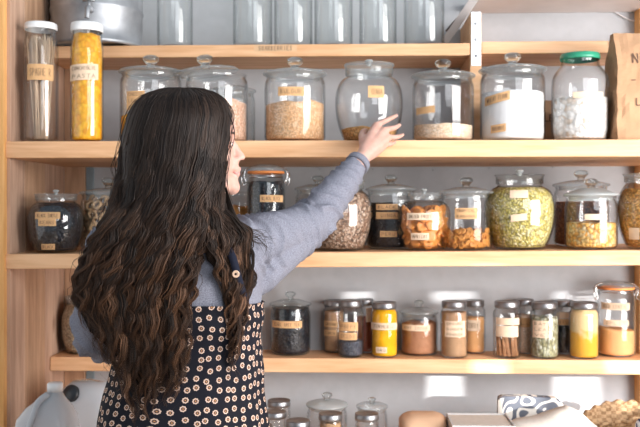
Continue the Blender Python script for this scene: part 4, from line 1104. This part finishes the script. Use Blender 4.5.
def fp(a, b, c):    # blend y between the palm and the glass
    return P(a, b, c)
K = [fp(377.5, 124.5, 2.464), fp(385, 130, 2.455), fp(387.5, 137, 2.450), fp(384, 144.5, 2.448)]
FN = [[fp(385.5, 120.8, 2.476), fp(391.5, 117.8, 2.485), fp(396.5, 115.5, 2.493)],
      [fp(391, 128.6, 2.468), fp(395.5, 127.6, 2.481), fp(399.5, 125, 2.492)],
      [fp(393.5, 137.5, 2.462), fp(398.5, 136.8, 2.477), fp(403, 134.8, 2.488)],
      [fp(388.5, 144.8, 2.462), fp(392, 143.8, 2.474), fp(395, 142.5, 2.484)]]
TH = [RW + (K[0] - RW) * .22, fp(363, 141, 2.43), fp(362, 135.5, 2.455), fp(363, 132, 2.478), fp(366, 130.5, 2.495)]
hand(RW, K, FN, TH, Vector((0, -1, .1)).normalized())
# left hand hanging forward, loosely curled
d = (LW - LE).normalized(); dn = Vector((0, 0, -1)); sd_ = d.cross(dn).normalized()
K = [LW + d * .082 + dn * (.006) + Vector((0, 0, 1)) * .026 , LW + d * .086 + Vector((0, 0, 1)) * .009, LW + d * .083 - Vector((0, 0, 1)) * .009, LW + d * .076 - Vector((0, 0, 1)) * .025]
inn = Vector((.9, -.1, 0)).normalized()
FN = []
for k, q in enumerate(K):
    s_ = [.95, 1.05, .98, .78][k]
    a = q + (d * .034 + inn * .016) * s_; b = a + (d * .016 + inn * .020) * s_; c = b + (d * .002 + inn * .020) * s_; FN.append([a, b, c])
up = Vector((0, 0, 1))
TH = [LW + d * .02 + up * .012, LW + d * .045 + up * .030 + inn * .008, LW + d * .068 + up * .040 + inn * .018, LW + d * .085 + up * .040 + inn * .026, LW + d * .100 + up * .038 + inn * .030]
hand(LW, K, FN, TH, -inn)
body = remeshed(mb, .0036, 'body', skin_m, 5)
# eyes, brows
eye_m = plain('eye_white', (.75, .72, .70), .2, .5); iris_m = plain('dark_iris', (.05, .03, .02), .2, .5)
for sg in (-1, 1):
    e_ = MB(); e_.add(*ball(L(H(.0838, .031 * sg, -.001)), (.0105, .0115, .0065), ROT, 16)); eo = e_.build('eye', eye_m, person_root)
    e_ = MB(); e_.add(*ball(L(H(.0925, .031 * sg, -.001)), (.0026, .0055, .0055), ROT, 12)); e_.build('iris', iris_m, eo)
    v, f = tube_vf([L(H(.0935, .014 * sg, .021)), L(H(.0955, .027 * sg, .026)), L(H(.088, .042 * sg, .023))], [.0022, .003, .0012], 6); mk('eyebrow', v, f, iris_m, person_root)
lip_m = plain('lips', (.60, .24, .22), .4, .5)
lm = MB()
for a, b in ((.1125, -.0560), (.1110, -.0680)):
    pts = [H(a - .012 * (t / 1) ** 2, .019 * t, b - (.002 * abs(t) if b > -.06 else -.003 * abs(t))) for t in (-1, -.66, -.33, 0, .33, .66, 1)]
    v, f = tube_vf([L(p) for p in pts], [.0012, .004, .0054, .0056, .0054, .004, .0012], 10); lm.add(v, f)
lm.build('lips', lip_m, person_root)

# shirt -----------------------------------------------------------------
mb = MB(); mb.add(*ring_loft(torso_rings(.007, 0, 5)))
for S_, E, W, wr in ((RS, RE, RW, .024), (LS, LE, LW, .024)):
    pts, rad = arm(S_, E, W, .010, .97, .020)
    rad = [r + .004 * max(0, 1 - abs(i - 6) / 6) for i, r in enumerate(rad)]
    rad[-1] = min(rad[-1], .031)
    v, f = tube_vf(pts, rad, 24); mb.add(v, f); mb.add(*ball(S_, (.068, .066, .066)))
v, f = tube_vf([nb + Vector((0, 0, -.03)), nb + Vector((0, 0, .005)), nb + Vector((0, 0, .022))], [.09, .074, .067], 20); mb.add(v, f)
# underarm web so that the raised sleeve pulls from the side of the body
v, f = tube_vf([P(240, 290, PY + .01), P(256, 274, 2.04), P(280, 253, 2.11), P(303, 236, 2.18), P(318, 221, 2.22)], [.035, .055, .054, .046, .038], 16); mb.add(v, f)
shirt = remeshed(mb, .0042, 'shirt', shirt_m, 7)
def seg_t(p, a, b):
    ab = b - a; t = max(0, min(1, (p - a).dot(ab) / ab.length_squared)); return t, (p - (a + ab * t)).length
shirt.data.update()
rs, re_, rw = L(RS), L(RE), L(RW); ls, le, lw = L(LS), L(LE), L(LW)
nrm = [v.normal.copy() for v in shirt.data.vertices]
for v, n in zip(shirt.data.vertices, nrm):
    p = v.co; d = 0
    for (a, b, c, sgn) in ((rs, re_, rw, 1), (ls, le, lw, -1)):
        t1, d1 = seg_t(p, a, b); t2, d2 = seg_t(p, b, c)
        if min(d1, d2) < .085:
            if d1 <= d2: s_ = t1 * (b - a).length; amp = .0075 * math.exp(-((t1 - .12) / .34) ** 2) + .0055 * math.exp(-((t1 - 1) / .3) ** 2)
            else: s_ = (b - a).length + t2 * (c - b).length; amp = .0075 * math.exp(-(t2 / .35) ** 2) + .0030 * math.exp(-((t2 - .7) / .2) ** 2)
            w_ = noise.noise(p * 9 + Vector((3 * sgn, 0, 0))) * 3.2
            d += amp * ((1 - abs(math.sin(s_ * 52 + w_ * 1.5 + p.z * 30 + p.x * 14))) ** 2 * 1.9 - .25)
            break
    d += noise.noise(p * 16) * .0035 + noise.noise(p * 34) * .0010
    v.co = p + n * d
# cuff
ax = (RW - RE).normalized(); c0 = RE.lerp(RW, .935)
v, f = tube_vf([L(c0 + ax * t) for t in (-.010, -.009, .008, .011)], [.030, .0350, .0335, .029], 24); mk('cuff', v, f, shirt_m, shirt)

# dress -----------------------------------------------------------------
st = [(188, 301, .185, .124), (189, 318, .180, .122), (190, 340, .175, .119), (188, 360, .180, .122), (185, 390, .192, .134), (183, 420, .207, .146), (183, 450, .214, .152)]
rings = []
for x, y, hw, hd in st: rings.append((P(x, y, PY), hw, hd))
base = rings[-1][0]
for k in range(1, 9):
    t = k / 8; rings.append((Vector((base.x, base.y, base.z + (.52 - base.z) * t)), .214 + .06 * t, .152 + .06 * t))
# resample
rr = []
for a, b in zip(rings, rings[1:]):
    for k in range(8):
        t = k / 8; rr.append((a[0].lerp(b[0], t), a[1] + (b[1] - a[1]) * t, a[2] + (b[2] - a[2]) * t))
rr.append(rings[-1])
seg = 120; v = []; f = []; uv = []
z_top = rr[0][0].z
for k, (c, hw, hd) in enumerate(rr):
    for i in range(seg):
        a = 2 * PI * i / seg; pw = 2.25
        x = hw * math.copysign(abs(math.cos(a)) ** (2 / pw), math.cos(a)); y = hd * math.copysign(abs(math.sin(a)) ** (2 / pw), math.sin(a))
        drop = z_top - c.z
        fold = (.0015 + .026 * max(0, drop - .22)) * (math.sin(a * 11 + 1.5 * math.sin(a * 3 + drop * 2)) + .5 * math.sin(a * 23 + 1)) * (.5 if drop < .3 else 1)
        fold += noise.noise(Vector((x * 11, y * 11, c.z * 15))) * .006 + .0028 * math.sin(c.z * 95 + 3 * noise.noise(Vector((x * 8, y * 8, c.z * 5)))) * max(0, 1 - drop / .16)
        if k == 0: fold += .002
        s_ = 1 + fold / math.hypot(x, y); x *= s_; y *= s_
        cs, sn = math.cos(TW), math.sin(TW)
        v.append(L(Vector((c.x + x * cs - y * sn, c.y + x * sn + y * cs, c.z))))
n0 = len(v)
for k in range(len(rr) - 1):
    for i in range(seg):
        j = (i + 1) % seg; f.append((k * seg + i, (k + 1) * seg + i, (k + 1) * seg + j, k * seg + j))
dress = mk('dress', v, f, dress_m, person_root)
uvl = dress.data.uv_layers.new(name='UVMap')
for pi, pol in enumerate(dress.data.polygons):
    k, i = divmod(pi, seg)
    for li, (kk, ii) in zip(pol.loop_indices, [(k, i), (k + 1, i), (k + 1, i + 1), (k, i + 1)]):
        uvl.data[li].uv = (ii / seg * 1.02, -(rr[kk][0].z - z_top) * 1.0)
so_ = dress.modifiers.new('thick', 'SOLIDIFY'); so_.thickness = .003; so_.offset = -1
def strap(pts, name='strap'):
    """flat band along the back"""
    q = smooth_path(pts, 6); v = []; f = []; w = .017
    for i, p in enumerate(q):
        t = (q[min(len(q) - 1, i + 1)] - q[max(0, i - 1)]).normalized(); nrm = Vector((.1, -1, .1)); sd = t.cross(nrm).normalized(); nn = sd.cross(t).normalized()
        for a, b in ((-w, 0), (-w, .003), (w, .003), (w, 0)): v.append(L(p + sd * a * .5 * 2 * .5 + nn * b))
    for i in range(len(q) - 1):
        for k in range(4): l = (k + 1) % 4; f.append((i * 4 + k, i * 4 + l, (i + 1) * 4 + l, (i + 1) * 4 + k))
    f.append((0, 1, 2, 3)); f.append(tuple((len(q) - 1) * 4 + k for k in (3, 2, 1, 0)))
    o = mk(name, v, f, plain('navy_strap', (.012, .014, .026), .85, .15), dress); u = o.data.uv_layers.new(name='UVMap')
    for lp in o.data.loops:
        co = o.data.vertices[lp.vertex_index].co; u.data[lp.index].uv = (co.x, co.z)
    return o
def bk(px, py, off=.0):   # back surface of the torso along a sight line
    z = None
    for x, y, hw, hd in torso: pass
    hw = interp([(t[1], t[2]) for t in torso], py) + .014; hd = interp([(t[1], t[3]) for t in torso], py) + .014; cx = interp([(t[1], t[0]) for t in torso], py)
    y = PY - hd
    for _ in range(5):
        xx = X(px, y) - X(cx, PY)
        # rotate into torso frame
        best = None
        for k in range(0, 90):
            a = PI + PI * k / 89; ex = hw * math.copysign(abs(math.cos(a)) ** (2 / 2.3), math.cos(a)); ey = hd * math.copysign(abs(math.sin(a)) ** (2 / 2.3), math.sin(a))
            wx = ex * math.cos(TW) - ey * math.sin(TW); wy = ex * math.sin(TW) + ey * math.cos(TW)
            if best is None or abs(wx - xx) < best[0]: best = (abs(wx - xx), wy)
        y = PY + best[1]
    return P(px, py, y - off)
strap([bk(246, 306), bk(242, 291, .012), bk(237, 274, .022), bk(232, 256, .020), bk(222, 240, .002), P(216, 231, 1.95), P(214, 227, 2.02)])
strap([bk(132, 306), bk(132, 290, .002), bk(134, 272, .004), bk(138, 255, .004), bk(142, 240, .002), P(146, 231, 1.95), P(148, 227, 2.02)])
bp = bk(236, 274, .030)
v, f = lathe_vf([(0, 0), (.0072, 0), (.0082, .001), (.0082, .0028), (.006, .0032), (.0045, .0022), (0, .0022)], 20)
b_ = mk('button', [L(bp + Vector((x, -z, y))) for x, y, z in v], f, plain('tan_button', (.62, .42, .30), .4, .5), dress)
v, f = lathe_vf([(0, 0), (.0028, 0), (.0028, .0030), (0, .0030)], 12)
mk('button_eye', [L(bp + Vector((x, -z, y))) for x, y, z in v], f, iris_m, b_)

# hair ------------------------------------------------------------------
hair_m, nt = newmat('wavy_brown_hair')
at = nd(nt, 'ShaderNodeVertexColor'); at.layer_name = 'tone'
sp2 = nd(nt, 'ShaderNodeSeparateColor'); nt.links.new(at.outputs[0], sp2.inputs[0])
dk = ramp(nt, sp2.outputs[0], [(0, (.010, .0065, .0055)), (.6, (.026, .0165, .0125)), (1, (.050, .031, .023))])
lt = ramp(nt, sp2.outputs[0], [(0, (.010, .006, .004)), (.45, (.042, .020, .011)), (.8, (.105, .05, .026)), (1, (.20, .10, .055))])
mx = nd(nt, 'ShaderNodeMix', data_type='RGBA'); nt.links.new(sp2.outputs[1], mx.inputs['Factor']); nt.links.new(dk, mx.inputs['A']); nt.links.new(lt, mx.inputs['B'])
hp = nd(nt, 'ShaderNodeBsdfPrincipled'); nt.links.new(mx.outputs['Result'], hp.inputs['Base Color']); hp.inputs['Roughness'].default_value = .5; hp.inputs['Specular IOR Level'].default_value = .2
out(nt, hp.outputs[0])

# outline of the hair against py: the main fall and the lock over the right shoulder
ML = [(87, 178), (89, 160), (92, 150), (97, 141), (105, 134), (118, 128), (135, 123), (155, 120), (175, 117), (200, 112), (215, 106), (232, 96), (250, 87), (268, 79), (285, 74), (300, 74), (312, 79), (330, 87), (350, 95), (368, 98), (385, 102), (400, 106), (414, 112)]
MR = [(87, 184), (89, 205), (92, 214), (97, 221), (105, 228), (115, 231.5), (125, 230), (140, 228.5), (160, 225.5), (180, 221), (200, 213), (215, 208), (240, 204), (264, 199), (280, 195), (300, 191), (330, 189), (360, 188), (385, 184), (400, 180), (414, 174)]
MT = [(87, 184), (89, 205), (92, 214), (97, 221), (105, 228), (115, 231.5), (125, 230), (140, 228.5), (160, 225.5), (180, 223.5), (197, 224), (205, 227)]
RL = [(200, 200), (222, 200), (240, 203), (262, 212), (285, 222), (305, 226), (330, 227), (355, 230), (375, 233)]
RR = [(200, 226), (215, 236), (228, 250), (245, 252), (262, 253), (285, 252), (305, 250), (330, 245), (355, 239), (375, 236)]
def hairD(px, py):
    """distance of the hair's near surface"""
    k = min(1, max(0, (py - 175) / 55)); k = k * k * (3 - 2 * k)
    cx = 178 + (172 - 178) * k; hw = 56 + (112 - 56) * k
    # the head
    top = math.sqrt(max(0, 1 - max(0, (128 - py) / 44) ** 2)) if py < 128 else 1
    u = max(-1, min(1, (px - 179) / 57)); head = 1.972 - .112 * top * math.sqrt(max(.02, 1 - u * u))
    u = max(-1, min(1, (px - 174) / 116)); bod = 2.01 - (.152 + .006 * max(0, (py - 300) / 60)) * math.sqrt(max(.05, 1 - u * u))
    return head * (1 - k) + bod * k
hv = []; hf = []; hc = []
def add_hair(pts, rads, seg, tone, py_list):
    k = len(hv); v, f = tube_vf(pts, rads, seg, False)
    hv.extend(v); hf.extend([tuple(i + k for i in q) for q in f])
    for i, py in enumerate(py_list):
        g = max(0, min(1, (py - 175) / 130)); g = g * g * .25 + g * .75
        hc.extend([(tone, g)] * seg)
rg = random.Random(21)
def strand(s, bundle, end, clump, layer, rad, tone, wig, seg=5, wide=1.0):
    A, B = (ML, MR) if bundle == 0 else (RL, RR)
    n = 46; pts = []; rads = []; pys = []
    y0 = 88 + rg.uniform(0, 1.5)
    ph, ph2, fr, am = clump['ph'], clump['ph2'], clump['fr'], clump['am']
    for i in range(n):
        t = i / (n - 1); py = y0 + (end - y0) * t
        # main: between the outlines
        l, r = interp(ML, py), interp(MR, py)
        x = l + (r - l) * s if bundle == 0 else l + (interp(MT, py) - l) * (.72 + .28 * s)
        if bundle == 1:
            k = max(0, min(1, (py - 190) / 50)); k = k * k * (3 - 2 * k)
            l2, r2 = interp(RL, py), interp(RR, py); x = x * (1 - k) + (l2 + (r2 - l2) * s) * k
        w = max(0, min(1, (py - 118) / 150))
        x += am * w * (math.sin(2 * PI * (py / fr) + ph) + .45 * math.sin(2 * PI * py / (fr * .43) + ph2)) + wig * w * math.sin(py / 9 + ph2 * 3)
        # clumps close towards their ends
        cx_ = clump['x'](py)
        pull = .38 * max(0, (t - .45) / .55) ** 1.3
        x = x * (1 - pull) + (cx_ + am * w * math.sin(2 * PI * (py / fr) + ph)) * pull
        d = hairD(x, py) + layer * (.25 + .75 * w) + .0065 * w * math.cos(2 * PI * (py / fr) + ph + .8)
        if i < 3: d += .004 * (3 - i) * rg.random()
        pts.append(L(P(x, py, d))); pys.append(py)
        fade = 1 if t < .55 else max(.12, 1 - ((t - .55) / .45) ** 1.4)
        rads.append(rad * fade * (.75 if i == 0 else 1) * wide)
    add_hair(pts, rads, seg, tone, pys)
clumps = []
for k in range(104):
    b = 0 if k < 74 else 1
    s = (k + .5) / 74 if b == 0 else (k - 74 + .5) / 30
    s = min(.985, max(.015, s + rg.uniform(-.012, .012)))
    if b == 0: end = interp([(0, 320), (.08, 352), (.2, 392), (.35, 414), (.5, 414), (.65, 406), (.8, 404), (.92, 398), (1, 372)], s) + rg.uniform(-30, 6)
    else: end = interp([(0, 315), (.3, 360), (.55, 372), (.8, 335), (1, 296)], s) + rg.uniform(-22, 4)
    c = dict(ph=s * 5 + rg.uniform(-1.1, 1.1), ph2=rg.uniform(0, 6), fr=rg.uniform(38, 56), am=rg.uniform(2.6, 5.6), s=s, b=b, end=end, tone=rg.betavariate(1.6, 2.2), layer=rg.uniform(-.008, .012))
    A, B = (ML, MR) if b == 0 else (RL, RR)
    c['x'] = (lambda py, s=s, b=b: (interp(ML, py) + (interp(MR, py) - interp(ML, py)) * s) if b == 0 or py < 215 else interp(RL, py) + (interp(RR, py) - interp(RL, py)) * s)
    clumps.append(c)
    strand(s, b, end, c, c['layer'] + .004, .0036 if b == 0 else .0030, c['tone'] * .7, 0, 7, 1)
    for q in range(38):
        ds = rg.gauss(0, .020 if b == 0 else .055)
        tone = min(1, max(0, c['tone'] + rg.uniform(-.25, .3)))
        strand(min(1.0, max(0.0, s + ds)), b, end + rg.uniform(-26, 10), c, c['layer'] + rg.uniform(-.006, .006), rg.uniform(.0007, .0017), tone, rg.uniform(0, .7), 4)
# stray wisps outside the outline
for q in range(70):
    c = dict(rg.choice(clumps)); s = c['s']; c['am'] *= 1.6; c['ph'] += rg.uniform(-1, 1)
    if c['b'] == 1: s = rg.uniform(.3, 1.12)
    else: s = rg.choice([rg.uniform(-.05, .1), rg.uniform(.85, 1.03)])
    strand(s, c['b'], c['end'] + rg.uniform(-30, 14), c, c['layer'] - .004, rg.uniform(.0004, .0008), rg.uniform(.3, .9), 1.6, 4)
# loose ends over the raised shoulder
for q in range(26):
    a = rg.uniform(0, 1); y0 = 205 + 16 * a
    p = [(226, y0 - 20, 1.90), (234, y0 + 4, 1.885), (243 + 4 * a, y0 + 18, 1.895), (254 + 12 * rg.random(), y0 + 22 + rg.uniform(-4, 6), 1.915), (262 + 16 * rg.random(), y0 + 27 + rg.uniform(-7, 14), 1.94)]
    sp_ = smooth_path([L(P(*z_)) for z_ in p], 6); n = len(sp_)
    add_hair(sp_, [rg.uniform(.0006, .0013) * (1 - .85 * (i / n)) for i in range(n)], 4, rg.uniform(.1, .6), [190 + i * 2 for i in range(n)])
# one thin strand falling along the cheek
for q in range(3):
    p = [(228, 112, 1.885), (233, 124 + q, 1.885), (234.5, 138, 1.888), (229, 155, 1.89), (226 + q, 172, 1.895), (228, 188, 1.90), (233, 204, 1.905)]
    sp_ = smooth_path([L(P(*z_)) for z_ in p], 6); n = len(sp_)
    add_hair(sp_, [.0009 * (1 - .5 * (i / n)) for i in range(n)], 4, .2, [120 + i * 2 for i in range(n)])
me = bpy.data.meshes.new('hair'); me.from_pydata([tuple(v) for v in hv], [], hf); me.polygons.foreach_set('use_smooth', [True] * len(me.polygons)); me.materials.append(hair_m)
ca = me.color_attributes.new('tone', 'FLOAT_COLOR', 'POINT')
buf = [];  [buf.extend((t, g, 0, 1)) for t, g in hc]
ca.data.foreach_set('color', buf)
hair = bpy.data.objects.new('hair', me); COL.objects.link(hair); hair.parent = person_root
# the inner mass of the hair: a closed body under the strands
def mass(A, B, y0, y1, name_add, n=40, seg=28, inset=2.0):
    for i in range(n + 1):
        py = y0 + (y1 - y0) * i / n; l, r = interp(A, py) + inset, interp(B, py) - inset
        if r < l + 1: l, r = (l + r) / 2 - .5, (l + r) / 2 + .5
        tip = min(1, (1 - i / n) * 5); m_ = (l + r) / 2; l = m_ + (l - m_) * tip; r = m_ + (r - m_) * tip
        for k in range(seg):
            a = 2 * PI * k / seg; x = (l + r) / 2 + (r - l) / 2 * math.cos(a)
            if math.sin(a) <= 0: d = hairD(x, py) + .016 + .012 * (1 - math.sqrt(abs(math.sin(a))))
            else:
                kf = min(1, max(0, (py - 178) / 30)); head_far = 1.972 + .098 * (math.sqrt(max(0, 1 - ((128 - py) / 44) ** 2)) if py < 128 else 1) * math.sin(a) * (.55 if x > 205 else 1)
                d = head_far * (1 - kf) + (hairD(x, py) + .012 + .016 * math.sin(a)) * kf
            yield L(P(x, py, d))
k0 = None
mv = []; mf = []
for (A, B, y0, y1) in ((ML, MR, 88.5, 392), (RL, RR, 205, 345)):
    k = len(mv); seg = 28; n = 40; mv += list(mass(A, B, y0, y1, '', n, seg))
    for i in range(n):
        for q in range(seg): w = (q + 1) % seg; mf.append((k + i * seg + q, k + i * seg + w, k + (i + 1) * seg + w, k + (i + 1) * seg + q))
    mf.append(tuple(k + q for q in range(seg))[::-1]); mf.append(tuple(k + n * seg + q for q in range(seg)))
me2 = bpy.data.meshes.new('hair_underlayer'); me2.from_pydata([tuple(v) for v in mv], [], mf); me2.polygons.foreach_set('use_smooth', [True] * len(me2.polygons)); me2.materials.append(hair_m)
ca = me2.color_attributes.new('tone', 'FLOAT_COLOR', 'POINT'); ca.data.foreach_set('color', [0.1, .15, 0, 1] * len(mv))
ho = bpy.data.objects.new('underlayer', me2); COL.objects.link(ho); ho.parent = hair
# ------------------------------------------------------------------ light
w = bpy.data.worlds.new('world'); S.world = w; w.use_nodes = True
nt = w.node_tree; bg = nt.nodes['Background']; bg.inputs[0].default_value = (.70, .86, 1.0, 1); bg.inputs[1].default_value = .36
def area(name, loc, target, size, size_y, power, color):
    l = bpy.data.lights.new(name, 'AREA'); l.shape = 'RECTANGLE'; l.size = size; l.size_y = size_y; l.energy = power; l.color = color
    o = bpy.data.objects.new(name, l); COL.objects.link(o); o.location = loc
    o.rotation_euler = (Vector(target) - Vector(loc)).to_track_quat('-Z', 'Y').to_euler(); return o
area('window_light_right', (2.5, .45, 1.45), (.6, 3.0, 1.15), 1.8, 2.3, 178, (1, .97, .95))
area('window_light_behind', (1.3, -1.0, 2.4), (.4, 3.0, 1.1), 1.6, 1.6, 38, (.93, .96, 1))
sd = bpy.data.lights.new('sun', 'SUN'); sd.energy = 7; sd.angle = math.radians(.4); sd.color = (1, .97, .92)
so = bpy.data.objects.new('sun', sd); COL.objects.link(so); so.location = (4, -3, 3); so.rotation_euler = SUN.to_track_quat('-Z', 'Y').to_euler()
S.view_settings.view_transform = 'Standard'; S.view_settings.look = 'None'; S.view_settings.gamma = 1; S.view_settings.use_curve_mapping = False
S.view_settings.exposure = 0.34
S.cycles.transparent_max_bounces = 40
S.cycles.max_bounces = 12; S.cycles.transmission_bounces = 12
S.cycles.caustics_reflective = False; S.cycles.caustics_refractive = False
